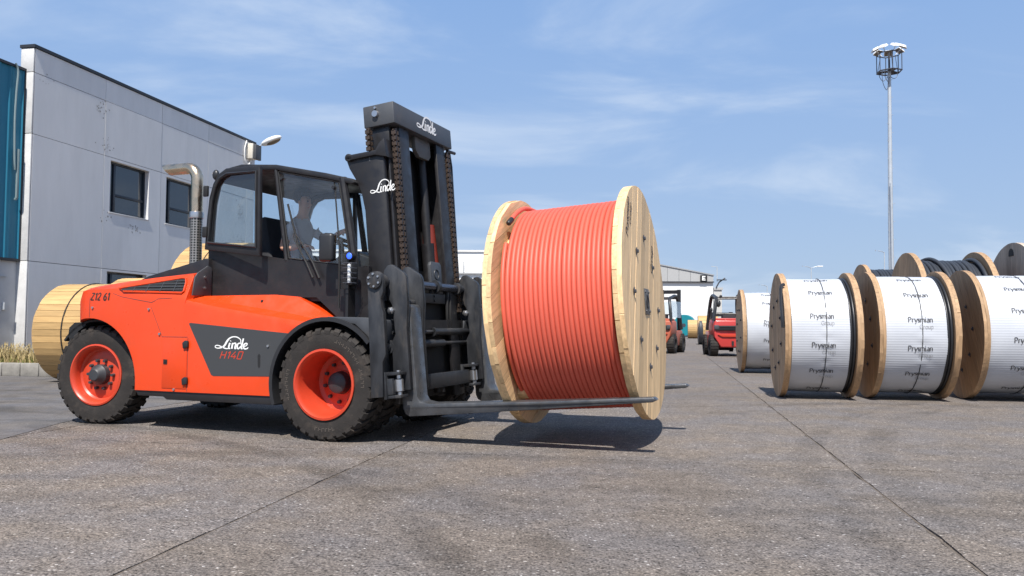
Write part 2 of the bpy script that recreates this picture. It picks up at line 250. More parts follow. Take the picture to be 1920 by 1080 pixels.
# ------------------------------------------------------------------ mesh helpers
class MB:
    """collects shapes; build() links them as ONE mesh object"""
    def __init__(s): s.v = []; s.f = []; s.uv = None
    def add(s, vs, fs):
        k = len(s.v); s.v += [tuple(p) for p in vs]; s.f += [tuple(i + k for i in f) for f in fs]; return s
    def box(s, x0, x1, y0, y1, z0, z1, mtx=None):
        vs = [Vector((x, y, z)) for x in (x0, x1) for y in (y0, y1) for z in (z0, z1)]
        if mtx: vs = [mtx @ p for p in vs]
        return s.add(vs, [(0, 1, 3, 2), (4, 6, 7, 5), (0, 4, 5, 1), (2, 3, 7, 6), (0, 2, 6, 4), (1, 5, 7, 3)])
    def prism(s, pts, a, b, plane='xz'):
        f = {'xz': lambda p, t: (p[0], t, p[1]), 'yz': lambda p, t: (t, p[0], p[1]), 'xy': lambda p, t: (p[0], p[1], t)}[plane]
        n = len(pts); vs = [f(p, a) for p in pts] + [f(p, b) for p in pts]
        return s.add(vs, [tuple(range(n)), tuple(range(2 * n - 1, n - 1, -1))] + [(i, i + n, (i + 1) % n + n, (i + 1) % n) for i in range(n)])
    def tube(s, path, r, n=8, closed=False, caps=True):
        P = [Vector(p) for p in path]; N = len(P); rs = r if isinstance(r, (list, tuple)) else [r] * N
        k = len(s.v); prev = None
        for i, p in enumerate(P):
            if closed: t = P[(i + 1) % N] - P[i - 1]
            else: t = P[min(i + 1, N - 1)] - P[max(i - 1, 0)]
            t.normalize()
            if prev is None:
                a = Vector((0, 0, 1)) if abs(t.z) < .9 else Vector((1, 0, 0)); u = t.cross(a).normalized()
            else: u = (prev - t * prev.dot(t)).normalized()
            prev = u; w = t.cross(u)
            for j in range(n):
                q = 2 * PI * j / n; s.v.append(tuple(p + (u * cos(q) + w * sin(q)) * rs[i]))
        for i in range(N if closed else N - 1):
            a = k + i * n; b = k + ((i + 1) % N) * n
            for j in range(n): s.f.append((a + j, a + (j + 1) % n, b + (j + 1) % n, b + j))
        if caps and not closed:
            s.f.append(tuple(k + j for j in range(n - 1, -1, -1))); s.f.append(tuple(k + (N - 1) * n + j for j in range(n)))
        return s
    def cyl(s, p0, p1, r0, r1=None, n=20): return s.tube([p0, p1], [r0, r0 if r1 is None else r1], n)
    def lathe(s, prof, c=(0, 0, 0), axis='y', n=40, closed=False, caps=False):
        """prof: (radius, position along axis)"""
        k = len(s.v); c = Vector(c); m = len(prof)
        for r, a in prof:
            for j in range(n):
                q = 2 * PI * j / n; d = {'y': (r * cos(q), a, r * sin(q)), 'x': (a, r * cos(q), r * sin(q)), 'z': (r * cos(q), r * sin(q), a)}[axis]
                s.v.append(tuple(c + Vector(d)))
        for i in range(m if closed else m - 1):
            a = k + i * n; b = k + ((i + 1) % m) * n
            for j in range(n): s.f.append((a + j, b + j, b + (j + 1) % n, a + (j + 1) % n))
        if caps:
            if prof[0][0] > 0: s.f.append(tuple(k + j for j in range(n)))
            if prof[-1][0] > 0: s.f.append(tuple(k + (m - 1) * n + j for j in range(n - 1, -1, -1)))
        return s
    def ico(s, c, r, n=10, sc=(1, 1, 1)):
        prof = [(r * sin(PI * i / n), -r * cos(PI * i / n)) for i in range(n + 1)]
        prof[0] = (1e-5, -r); prof[-1] = (1e-5, r); k = len(s.v); s.lathe(prof, (0, 0, 0), 'z', n * 2)
        for i in range(k, len(s.v)): v = s.v[i]; s.v[i] = (c[0] + v[0] * sc[0], c[1] + v[1] * sc[1], c[2] + v[2] * sc[2])
        return s
    def xform(s, m, k=0):
        for i in range(k, len(s.v)): s.v[i] = tuple(m @ Vector(s.v[i]))
        return s
    def build(s, name, material, parent=None, smooth=35, bevel=0.0, loc=None, rot=None, bseg=2):
        me = bpy.data.meshes.new(name); me.from_pydata(s.v, [], s.f)
        bm = bmesh.new(); bm.from_mesh(me); bmesh.ops.recalc_face_normals(bm, faces=bm.faces)
        if bevel:
            bmesh.ops.remove_doubles(bm, verts=bm.verts, dist=1e-5)
            es = [e for e in bm.edges if len(e.link_faces) == 2 and e.calc_face_angle(0) > R(32)]
            bmesh.ops.bevel(bm, geom=es, offset=bevel, segments=bseg, affect='EDGES', profile=.5, clamp_overlap=True)
        bm.to_mesh(me); bm.free()
        me.materials.append(M[material] if isinstance(material, str) else material)
        if smooth:
            me.polygons.foreach_set('use_smooth', [True] * len(me.polygons)); me.set_sharp_from_angle(angle=R(smooth))
        return link(name, me, parent, loc, rot)
def link(name, me, parent=None, loc=None, rot=None):
    o = bpy.data.objects.new(name, me); col.objects.link(o)
    if parent is not None: o.parent = parent
    if loc is not None: o.location = loc
    if rot is not None: o.rotation_euler = rot
    return o
def empty(name, loc=(0, 0, 0), rotz=0, parent=None):
    o = bpy.data.objects.new(name, None); o.empty_display_size = .2; col.objects.link(o); o.location = loc; o.rotation_euler = (0, 0, rotz)
    if parent is not None: o.parent = parent
    return o
def tag(o, label=None, cat=None, group=None, kind=None):
    if label: o['label'] = label
    if cat: o['category'] = cat
    if group: o['group'] = group
    if kind: o['kind'] = kind
    return o
KIDS = {}
def copy_tree(o, parent=None):
    c = o.copy(); col.objects.link(c)
    if parent is not None: c.parent = parent
    for ch in list(o.children): copy_tree(ch, c)
    return c
def boolean(o, cutter):
    m = o.modifiers.new('cut', 'BOOLEAN'); m.object = cutter; m.operation = 'DIFFERENCE'; m.solver = 'EXACT'
    bpy.context.view_layer.update(); dg = bpy.context.evaluated_depsgraph_get()
    me = bpy.data.meshes.new_from_object(o.evaluated_get(dg)); o.modifiers.clear(); old = o.data; o.data = me; bpy.data.meshes.remove(old)
    me.polygons.foreach_set('use_smooth', [True] * len(me.polygons)); me.set_sharp_from_angle(angle=R(32))
    bpy.data.objects.remove(cutter)
def bake_mods(o):
    bpy.context.view_layer.update(); dg = bpy.context.evaluated_depsgraph_get()
    me = bpy.data.meshes.new_from_object(o.evaluated_get(dg)); o.modifiers.clear(); o.data = me
    me.polygons.foreach_set('use_smooth', [True] * len(me.polygons))
def arc(cx, cz, r, a0, a1, n): return [(cx + r * cos(R(a0 + (a1 - a0) * i / n)), cz + r * sin(R(a0 + (a1 - a0) * i / n))) for i in range(n + 1)]
def catmull(pts, k=5):
    P = [Vector((*p, 0)) if len(p) == 2 else Vector(p) for p in pts]; out = []
    for i in range(len(P) - 1):
        a, b, c, d_ = P[max(i - 1, 0)], P[i], P[i + 1], P[min(i + 2, len(P) - 1)]
        for j in range(k):
            t = j / k; out.append(.5 * ((2 * b) + (c - a) * t + (2 * a - 5 * b + 4 * c - d_) * t * t + (3 * b - a - 3 * c + d_) * t ** 3))
    out.append(P[-1]); return out

# ---- lettering: pen strokes with a broad nib, laid on a surface by a mapping function
GL = {  # glyph: (advance, strokes); x-height 1, capitals 1.45; straight strokes have two points
 'P': (.98, [[(0, 0), (0, 1.45)], [(0, 1.40), (.42, 1.41), (.70, 1.08), (.42, .70), (0, .70)]]),
 'r': (.58, [[(0, 0), (0, 1)], [(0, .62), (.18, .92), (.44, .95)]]),
 'y': (.86, [[(0, 1), (.38, .05)], [(.76, 1), (.38, .02), (.22, -.36), (.0, -.43)]]),
 's': (.70, [[(.50, .86), (.26, .98), (.04, .78), (.28, .50), (.50, .24), (.26, .02), (0, .13)]]),
 'm': (1.30, [[(0, 0), (0, 1)], [(0, .68), (.25, .97), (.48, .76), (.48, .4), (.48, 0)], [(.48, .68), (.74, .97), (.97, .76), (.97, .4), (.97, 0)]]),
 'i': (.34, [[(0, 0), (0, 1)], [(0, 1.28), (0, 1.42)]]),
 'a': (.84, [[(.08, .86), (.32, .98), (.54, .76), (.54, .4), (.54, 0)], [(.54, .56), (.18, .50), (.0, .25), (.18, .02), (.54, .20)]]),
 'n': (.84, [[(0, 0), (0, 1)], [(0, .68), (.27, .97), (.54, .76), (.54, .4), (.54, 0)]]),
 'G': (1.25, [[(.95, 1.22), (.58, 1.43), (.16, 1.2), (.0, .72), (.18, .22), (.58, .02), (.95, .16)], [(.95, .12), (.95, .66), ], [(.95, .66), (.64, .66)]]),
 'o': (.92, [[(.36, .98), (.06, .76), (.06, .24), (.36, .02), (.66, .24), (.66, .76), (.36, .98)]]),
 'u': (.84, [[(0, 1), (0, .3), (.22, .02), (.54, .30)], [(.54, 1), (.54, 0)]]),
 'p': (.90, [[(0, 1), (0, -.45)], [(0, .66), (.30, .98), (.62, .74), (.62, .26), (.30, .02), (0, .30)]]),
 'H': (1.15, [[(0, 0), (0, 1.45)], [(.78, 0), (.78, 1.45)], [(0, .74), (.78, .74)]]),
 '1': (.66, [[(.0, 1.1), (.32, 1.45)], [(.32, 1.45), (.32, 0)]]),
 '4': (1.1, [[(.55, 1.45), (0, .42)], [(0, .42), (.9, .42)], [(.66, .85), (.66, 0)]]),
 '0': (1.1, [[(.1, 0), (.8, 0)], [(.8, 0), (.8, 1.45)], [(.8, 1.45), (.1, 1.45)], [(.1, 1.45), (.1, 0)]]),
 'Z': (1.0, [[(0, 1.38), (.72, 1.38)], [(.72, 1.38), (0, .07)], [(0, .07), (.76, .07)]]),
 '2': (1.0, [[(.02, 1.1), (.30, 1.42), (.66, 1.2), (.56, .72), (.06, .08)], [(.06, .06), (.72, .06)]]),
 '6': (1.0, [[(.62, 1.40), (.22, 1.05), (.06, .5), (.22, .06), (.6, .1), (.66, .5), (.4, .76), (.10, .56)]]),
 ' ': (.55, []),
}
LINDE = [  # script letters in the pixel units of the emblem, baseline 0
 ([(158, 34), (162, 52), (142, 68), (115, 71), (92, 62), (76, 44), (60, 18), (38, 6), (16, 3), (2, 9), (6, 18), (22, 19), (44, 11), (68, 2), (86, 2)], [4, 5, 6, 6, 8, 11, 10, 7, 5, 5, 5, 5, 6, 6, 5]),
 ([(95, 35), (88, 12), (91, 3), (98, 3)], [10, 9, 8, 4]), ([(98, 45), (100, 48)], [9, 9]),
 ([(112, 35), (107, 1)], [9, 10]), ([(110, 22), (119, 32), (130, 33), (131, 22), (127, 4), (136, 3)], [4, 6, 8, 10, 9, 4]),
 ([(164, 30), (152, 34), (142, 24), (142, 8), (150, 2), (162, 16)], [4, 6, 9, 9, 7, 5]), ([(179, 62), (169, 22), (167, 4), (176, 3)], [8, 10, 9, 4]),
 ([(181, 14), (196, 20), (203, 30), (196, 34), (184, 27), (180, 12), (188, 2), (203, 4), (209, 11)], [4, 5, 6, 7, 9, 9, 8, 6, 4]),
]
def strokes_mesh(strokes, fn, name, material, parent):
    """strokes: list of (points, widths); fn(x, y, lift) -> 3d point"""
    mb = MB()
    for si, (pts, ws) in enumerate(strokes):
        k = 6 if len(pts) > 2 else 1
        if len(pts) == 2: pts = [pts[0], tuple((a + b) / 2 for a, b in zip(*pts)), pts[1]]; ws = [ws[0], (ws[0] + ws[-1]) / 2, ws[-1]]; k = 2
        P = catmull(pts, k); n = len(P); vs = []
        for i, p in enumerate(P):
            t = (P[min(i + 1, n - 1)] - P[max(i - 1, 0)]).normalized(); nn = Vector((-t.y, t.x, 0))
            q = i / (n - 1) * (len(ws) - 1); j = min(int(q), len(ws) - 2); w = ws[j] + (ws[j + 1] - ws[j]) * (q - j)
            for sg in (1, -1): e = p + nn * (w / 2 * sg); vs.append(fn(e.x, e.y, si * .00012))
        mb.add(vs, [(2 * i, 2 * i + 1, 2 * i + 3, 2 * i + 2) for i in range(n - 1)])
    return mb.build(name, material, parent, smooth=0)
def glyph_strokes(text, thick, thin, slant=0.0, nib=R(20), stretch=1.0):
    x = 0; outl = []
    for ch in text:
        adv, st = GL[ch]
        for pts in st:
            P = [((x + px + slant * py) * stretch, py) for px, py in pts]; ws = []
            for i in range(len(P)):
                a, b = P[max(i - 1, 0)], P[min(i + 1, len(P) - 1)]; an = math.atan2(b[1] - a[1], b[0] - a[0])
                ws.append(thin + (thick - thin) * abs(sin(an - nib)))
            outl.append((P, ws))
        x += adv
    return outl, x * stretch

# yard frame: local x along V (reel axes, across the yard), local y along U (down the yard)
YA = R(11)
U = Vector((sin(YA), cos(YA), 0)); V = Vector((cos(YA), -sin(YA), 0))
def yard(u, v, z=0.0): return U * u + V * v + Vector((0, 0, z))
YROT = -YA
# ------------------------------------------------------------------ the big forklift
PHI = R(21.5)
T = empty('forklift_truck', (-1.3976, 9.0437, 0), -PHI)
tag(T, 'large orange and black forklift truck carrying a wooden reel of orange cable', 'forklift')

ST = [  # half sections of the body: x, then (y, z) from the sill to the middle of the top
 (-3.475, [(1.02, .42), (1.05, 1.36), (1.02, 1.44), (.93, 1.49), (.85, 1.505), (.5, 1.51), (0, 1.51)]),
 (-3.44, [(1.11, .42), (1.135, 1.40), (1.11, 1.49), (1.01, 1.54), (.9, 1.555), (.5, 1.56), (0, 1.56)]),
 (-3.36, [(1.185, .42), (1.19, 1.42), (1.165, 1.52), (1.05, 1.565), (.93, 1.58), (.5, 1.59), (0, 1.59)]),
 (-3.26, [(1.21, .42), (1.21, 1.43), (1.18, 1.535), (1.06, 1.58), (.95, 1.595), (.5, 1.605), (0, 1.605)]),
 (-2.80, [(1.21, .42), (1.21, 1.43), (1.185, 1.545), (1.08, 1.625), (.95, 1.645), (.5, 1.655), (0, 1.66)]),
 (-2.35, [(1.21, .42), (1.21, 1.42), (1.185, 1.52), (1.08, 1.665), (.95, 1.685), (.5, 1.70), (0, 1.71)]),
 (-1.83, [(1.21, .42), (1.21, 1.385), (1.185, 1.45), (1.075, 1.695), (.98, 1.72), (.5, 1.74), (0, 1.75)]),
 (-1.815, [(1.21, .42), (1.21, 1.375), (1.185, 1.44), (1.08, 1.675), (.98, 1.69), (.5, 1.70), (0, 1.71)]),
 (-1.81, [(1.21, .42), (1.21, 1.355), (1.185, 1.405), (1.02, 1.448), (.95, 1.46), (.5, 1.47), (0, 1.47)]),
 (-1.4, [(1.21, .42), (1.21, 1.285), (1.185, 1.335), (.985, 1.378), (.905, 1.466), (.5, 1.47), (0, 1.47)]),
 (-.9, [(1.21, .42), (1.21, 1.215), (1.185, 1.262), (.955, 1.305), (.87, 1.470), (.5, 1.475), (0, 1.475)]),
 (-.6, [(1.21, .42), (1.21, 1.175), (1.185, 1.222), (.95, 1.262), (.865, 1.445), (.5, 1.45), (0, 1.45)]),
 (-.30, [(1.21, .42), (1.21, 1.14), (1.185, 1.185), (1.0, 1.215), (.87, 1.295), (.5, 1.31), (0, 1.31)]),
 (-.12, [(1.21, .42), (1.21, 1.12), (1.185, 1.16), (1.02, 1.175), (.88, 1.19), (.5, 1.2), (0, 1.2)]),
]
def body_y(x, z):
    """|y| of the body skin at x, z"""
    for a, b in zip(ST, ST[1:]):
        if a[0] <= x <= b[0]:
            q = (x - a[0]) / (b[0] - a[0]); S = [(p[0] + (r[0] - p[0]) * q, p[1] + (r[1] - p[1]) * q) for p, r in zip(a[1], b[1])]
            for p, r in zip(S, S[1:]):
                if p[1] <= z <= r[1] + 1e-6: return p[0] + (r[0] - p[0]) * (z - p[1]) / max(r[1] - p[1], 1e-6)
            return S[0][0]
    return 1.21
mb = MB(); n7 = 14
for x, h in ST:
    for y, z in [(-y, z) for y, z in h] + [(y, z) for y, z in reversed(h)]: mb.v.append((x, y, z))
for i in range(len(ST) - 1):
    for j in range(n7): mb.f.append((i * n7 + j, i * n7 + (j + 1) % n7, (i + 1) * n7 + (j + 1) % n7, (i + 1) * n7 + j))
mb.f.append(tuple(range(n7))); k = (len(ST) - 1) * n7; mb.f.append(tuple(range(k + n7 - 1, k - 1, -1)))
body = mb.build('body', 'orange_paint', T)
cut = MB()
for s in (-1, 1):
    a, b = sorted((s * .56, s * 1.6))
    cut.prism(arc(-3.2, .50, .71, 0, 158, 28) + [(-4.0, 1.165), (-4.0, .1), (-2.49, .1)], a, b)
    cut.prism(arc(0, .56, .675, 0, 180, 30) + [(-.675, .1), (.675, .1)], a, b)
cutter = cut.build('cutter', 'orange_paint', T, smooth=0)
boolean(body, cutter)
bv = body.modifiers.new('b', 'BEVEL'); bv.width = .009; bv.segments = 2; bv.limit_method = 'ANGLE'; bv.angle_limit = R(40)

# dark side graphic, emblem, model number, fleet number
Y0 = -1.21
def side(pts, t0, t1, name, m, parent=T, bevel=0.0): return MB().prism(pts, Y0 - t1, Y0 + t0, 'xz').build(name, m, parent, bevel=bevel)
gp = side([(-1.745, 1.155), (-1.72, 1.163), (-.435, 1.06), (-.49, 1.018), (-.56, .93), (-.62, .82), (-.655, .72), (-.672, .62), (-1.40, .605), (-1.43, .617)], 0, .003, 'side_graphic', 'grey_print', T)
side([(-.83, .83), (-.81, .85), (-.795, .83), (-.795, .72), (-.81, .70), (-.825, .72)], 0, .0045, 'handle_slot', 'matt_black', gp)
sc = .44 / 212
strokes_mesh([([(a, b) for a, b in p], [x * 1.05 for x in w]) for p, w in LINDE], lambda x, y, e: (-1.385 + x * sc, Y0 - .0042 - e, .893 + y * sc * .86), 'emblem', 'white_print', gp)
st, w = glyph_strokes('H140', .20, .16, slant=.28, stretch=1.42)
strokes_mesh(st, lambda x, y, e: (-1.315 + x * .052, Y0 - .0042 - e, .79 + y * .052), 'model_number', 'red_print', gp)
st, w = glyph_strokes('Z12 61', .34, .16)
strokes_mesh(st, lambda x, y, e: (-3.185 + x * .060, -body_y(-3.185 + x * .06, 1.415 + y * .058) - .003 - e, 1.415 + y * .058), 'fleet_number', 'black_print', body)
# panel gaps on the skin
def gap_line(pts, w=.005):
    mb = MB()
    for a, b in zip(pts, pts[1:]):
        t = Vector((b[0] - a[0], 0, b[1] - a[1])); L = t.length; t.normalize(); nn = Vector((-t.z, 0, t.x)) * w / 2; m = max(1, int(L / .08))
        vs = []
        for i in range(m + 1):
            q = i / m; x = a[0] + (b[0] - a[0]) * q; z = a[1] + (b[1] - a[1]) * q
            for sg in (1, -1): vs.append((x + nn.x * sg, -body_y(x, z) - .0022, z + nn.z * sg))
        mb.add(vs, [(2 * i, 2 * i + 1, 2 * i + 3, 2 * i + 2) for i in range(m)])
    mb.build('panel_gap', 'joint_dark', body, smooth=0)
gap_line([(-3.20, 1.22), (-3.20, 1.54)])
gap_line([(-2.86, 1.49), (-2.72, 1.45), (-2.28, 1.385), (-2.235, 1.40), (-2.19, 1.425), (-2.0, 1.432)])
gap_line([(-2.28, 1.33), (-2.115, 1.01), (-1.76, 1.01)])
gap_line([(-1.755, 1.0), (-1.755, .43)])
MB().cyl((-1.02, -.90, 1.40), (-1.02, -.935, 1.40), .016, .013, 10).build('bolt', 'plastic_black', body)
for x, z in [(-2.31, 1.31), (-2.15, 1.04), (-3.15, 1.33), (-1.93, .445), (-.70, .93)]:
    MB().cyl((x, Y0 + .01, z), (x, Y0 - .014, z), .016, .013, 10).build('bolt', 'bright_steel', body)
ad = MB().box(-2.105, -1.765, Y0 - .006, Y0 + .01, .455, .995).build('access_door', 'orange_paint', T, bevel=.004)
for z in (.93, .54):
    MB().prism([(-1.80, z - .045), (-1.735, z - .03), (-1.735, z + .04), (-1.775, z + .045), (-1.81, z + .02)], Y0 - .03, Y0 - .004).build('hinge', 'plastic_black', ad, bevel=.008)
MB().box(-2.08, -2.03, Y0 - .012, Y0 - .004, .715, .765).cyl((-2.055, Y0 - .012, .74), (-2.055, Y0 - .018, .74), .009, n=8).build('latch', 'matt_black', ad)
# hood grille
GP = [(-2.78, 1.548), (-1.95, 1.655), (-1.90, 1.648), (-1.875, 1.60), (-1.865, 1.505), (-1.885, 1.488), (-2.70, 1.512)]
gy = lambda x, z: -body_y(x, z)
g = MB(); g.add([(x, gy(x, z) - .012, z) for x, z in GP], [tuple(range(len(GP)))]); gr = g.build('grille', 'matt_black', T, smooth=0)
fr_ = MB().tube([(x, gy(x, z) - .012, z) for x, z in GP], .012, 6, closed=True).build('grille_frame', 'orange_paint', gr)
def gz_top(x): return 1.548 + (x + 2.78) / .83 * .107
for i in range(1, 5):
    z = 1.495 + i * .031; xs = max(-2.72, -2.78 + (z - 1.548) / .107 * .83 + .03) if z > 1.545 else -2.72
    MB().tube([(xs, gy(xs, z) - .018, z), ((xs - 1.88) / 2, gy((xs - 1.88) / 2, z) - .020, z), (-1.875, gy(-1.875, z) - .018, z)], .0048, 6).build('slat', 'grey_paint', gr)
for x in (-2.56, -2.37, -2.18, -2.0):
    zt = min(gz_top(x), 1.65) - .008; MB().tube([(x, gy(x, 1.505) - .018, 1.505), (x, gy(x, zt) - .018, zt)], .0042, 6).build('slat', 'grey_paint', gr)
# cowl end plate, hood top, exhaust
cp = MB().prism([(-1.13, 1.46), (-.84, 1.47), (-.84, 1.78), (-.90, 1.80), (-1.05, 1.715), (-1.095, 1.66)], -1.80, -1.785, 'yz').build('cowl_plate', 'grey_paint', T, bevel=.004)
for z in (1.55, 1.67): MB().cyl((-1.785, -.95, z), (-1.772, -.95, z), .014, n=8).build('bolt', 'bright_steel', cp)
MB().prism([(-2.95, 1.60), (-2.70, 1.70), (-1.86, 1.885), (-1.80, 1.885), (-1.80, 1.5), (-2.95, 1.5)], -.88, .88).build('hood_top', 'black_paint', T, bevel=.02)
ex = MB(); kx, ky = -2.11, -.75
ex.tube([(kx, ky, 2.41), (kx, ky, 2.79)] + [(kx - .14 + .14 * cos(R(a)), ky, 2.815 + .14 * sin(R(a))) for a in range(0, 91, 15)] + [(-2.56, ky, 2.955)], .067, 18, caps=False)
for i in range(len(ex.v) - 18, len(ex.v)): v = ex.v[i]; ex.v[i] = (v[0] - (v[2] - 2.955) * .9, v[1], v[2])
kk = len(ex.v); ex.tube([(-2.50, ky, 2.955), (-2.30, ky, 2.955)], .060, 18)
exo = ex.build('exhaust_pipe', 'chrome', T)
mbx = MB(); N = 24
for z in (1.60, 2.38):
    for j in range(N): mbx.v.append((kx + .067 * cos(2 * PI * j / N), ky + .067 * sin(2 * PI * j / N), z))
for j in range(N): mbx.f.append((j, (j + 1) % N, N + (j + 1) % N, N + j))
hs = mbx.build('heat_shield', 'perforated_steel', exo)
uvl = hs.data.uv_layers.new(name='uv')
for li, lp_ in enumerate(hs.data.loops):
    co = hs.data.vertices[lp_.vertex_index].co; a = (math.atan2(co.y - ky, co.x - kx) / (2 * PI)) % 1
    uvl.data[li].uv = (a, (co.z - 1.6) / .78)
MB().lathe([(.066, 2.36), (.078, 2.365), (.082, 2.40), (.078, 2.435), (.067, 2.44)], (kx, ky, 0), 'z', 20).build('pipe_clamp', 'bright_steel', exo)
# sill, chassis, fenders
MB().prism([(-2.50, .425), (-.64, .425), (-.60, .33), (-2.05, .33), (-2.10, .36), (-2.46, .36)], -1.195, 1.195).build('sill', 'black_paint', T, bevel=.008)
MB().box(-3.35, .50, -.58, .58, .36, 1.12).box(-.72, .62, -.605, -.57, .45, 1.18).box(-.72, .62, .57, .605, .45, 1.18).box(-2.0, -1.2, -.9, .9, .30, .42).box(-.25, .25, -.6, .6, .35, .75).build('chassis', 'matt_black', T)
for s in (-1, 1):
    a, b = sorted((s * .63, s * 1.235))
    fm = MB()
    o_ = arc(0, .56, .668, 200, 40, 24); i_ = arc(0, .56, .628, 40, 200, 24)
    fm.prism(o_ + i_, a, b); fm.build('fender', 'plastic_black', T)
    a, b = sorted((s * .66, s * 1.20))
    MB().prism([(.0, 1.232), (.40, 1.225), (.64, 1.20), (.64, 1.165), (.60, .92), (.54, .95), (.46, 1.05), (.32, 1.16), (.0, 1.19)], a, b).build('fender_deck', 'grey_paint', T, bevel=.006)
    a, b = sorted((s * .63, s * 1.10))
    MB().prism(arc(-3.2, .51, .69, 140, 5, 24) + arc(-3.2, .51, .665, 5, 140, 24), a, b).prism([(-3.42, 1.165), (-3.56, 1.16), (-3.645, 1.10), (-3.66, 1.0), (-3.615, .935), (-3.56, .96), (-3.50, 1.06), (-3.38, 1.13)], a, b).build('mudguard', 'matt_black', T)
MB().prism([(-.15, 1.10), (.62, 1.10), (.62, 1.21), (-.15, 1.21)], -.66, .66).build('front_deck', 'black_paint', T)

# ---- wheels
def tyre_mesh(mb, yc, w):
    h = w / 2
    mb.lathe([(.345, yc - h * .93), (.385, yc - h), (.47, yc - h * 1.0), (.515, yc - h * .97), (.538, yc - h * .82), (.541, yc), (.538, yc + h * .82), (.515, yc + h * .97), (.47, yc + h), (.385, yc + h), (.345, yc + h * .93)], (0, 0, 0), 'y', 64, closed=True)
    nl = 30
    for sd in (-1, 1):
        for i in range(nl):
            a0 = 2 * PI * (i + (.5 if sd > 0 else 0)) / nl; wd = 2 * PI / nl * .60
            vs = []
            for da, sk in ((0, 0), (wd, 0)):
                for yy, r0, r1, tw in ((sd * h * .05, .535, .562, .35), (sd * h * .80, .53, .561, 0.0), (sd * h * 1.0, .50, .535, -.06)):
                    for r in (r0, r1):
                        q = a0 + da + tw * 2 * PI / nl
                        vs.append((r * cos(q), yc + yy, r * sin(q)))
            vs_ = vs
            # sections: 3 pairs (inner, outer) per side
            fs = []
            for j in range(2):
                b = 2 * j
                fs += [(b + 1, b + 3, 6 + b + 3, 6 + b + 1), (b, b + 1, b + 3, b + 2), (6 + b, 6 + b + 2, 6 + b + 3, 6 + b + 1)]
            fs += [(0, 6, 7, 1), (4, 5, 11, 10)]
            mb.add(vs_, fs)
    return mb
def tyre_letters(parent, r, y):
    # raised ribs and blocks of moulded lettering round the sidewall
    mb = MB(); rng = random.Random(3)
    for base, n_ in ((72, 9), (20, 5), (200, 8), (285, 6)):
        for i in range(n_):
            q = R(base - i * 5.2); p = Vector((cos(q), 0, sin(q))); t = Vector((-sin(q), 0, cos(q)))
            for dx, dr, ww, hh in ((-.008, 0, .006, .036), (.008, rng.choice((-.012, .012, 0)), .016, .007)):
                c = p * (r + dr) + t * dx; vs = []
                for a in (-1, 1):
                    for b in (-1, 1): e = c + t * ww / 2 * a + p * hh / 2 * b; vs.append((e.x, y, e.z))
                mb.add(vs, [(0, 1, 3, 2)])
    mb.build('sidewall_lettering', 'rubber_print', parent, smooth=0)
def make_wheel(front):
    if front:
        rim = MB().lathe([(.352, -.150), (.352, -.163), (.330, -.166), (.318, -.150), (.306, -.12), (.300, .02), (.292, .04), (.290, .185), (.245, .20), (.238, .185), (.13, .175), (.125, .16), (.0001, .16)], (0, 0, 0), 'y', 48)
        k = len(rim.v); rim.lathe([(.347, -.15), (.330, .14), (.347, .50)], (0, 0, 0), 'y', 32)
        r = rim.build('wheel', 'rim_paint', T)
        t = MB(); tyre_mesh(t, 0, .30); tyre_mesh(t, .36, .30); to = t.build('tyre', 'rubber', r, smooth=30)
        h = MB().lathe([(.0001, .055), (.085, .06), (.105, .075), (.12, .17)], (0, 0, 0), 'y', 24); nr, ny0, ny1 = .20, .178, .145
    else:
        rim = MB().lathe([(.352, -.150), (.352, -.163), (.335, -.168), (.318, -.155), (.300, -.12), (.295, -.065), (.275, -.048), (.25, -.055), (.2, -.060), (.0001, -.060)], (0, 0, 0), 'y', 48)
        r = rim.build('wheel', 'rim_paint', T)
        t = MB(); tyre_mesh(t, 0, .32); to = t.build('tyre', 'rubber', r, smooth=30)
        h = MB().lathe([(.0001, -.195), (.060, -.195), (.068, -.188), (.075, -.180), (.10, -.14), (.115, -.125), (.118, -.06)], (0, 0, 0), 'y', 24); nr, ny0, ny1 = .165, -.06, -.10
    h.build('hub', 'dark_hub', r)
    nm = MB()
    for i in range(10):
        q = 2 * PI * (i + .3) / 10; nm.cyl((nr * cos(q), ny0, nr * sin(q)), (nr * cos(q), ny1, nr * sin(q)), .021, .017, 8)
    nm.build('wheel_nuts', 'dark_hub', r)
    if front: tyre_letters(to, .445, -.1525)
    return r
fwh = make_wheel(True); fwh.location = (0, -1.09, .562)
f2 = copy_tree(fwh, T); f2.location = (0, 1.09, .562); f2.rotation_euler = (0, R(40), PI)
rwh = make_wheel(False); rwh.location = (-3.2, -.965, .562); rwh.rotation_euler = (0, R(12), R(7))
r2 = copy_tree(rwh, T); r2.location = (-3.2, .965, .562); r2.rotation_euler = (0, R(5), PI + R(7))
MB().cyl((-3.2, -.8, .56), (-3.2, .8, .56), .12).cyl((0, -.9, .56), (0, .9, .56), .17).build('axles', 'matt_black', T)

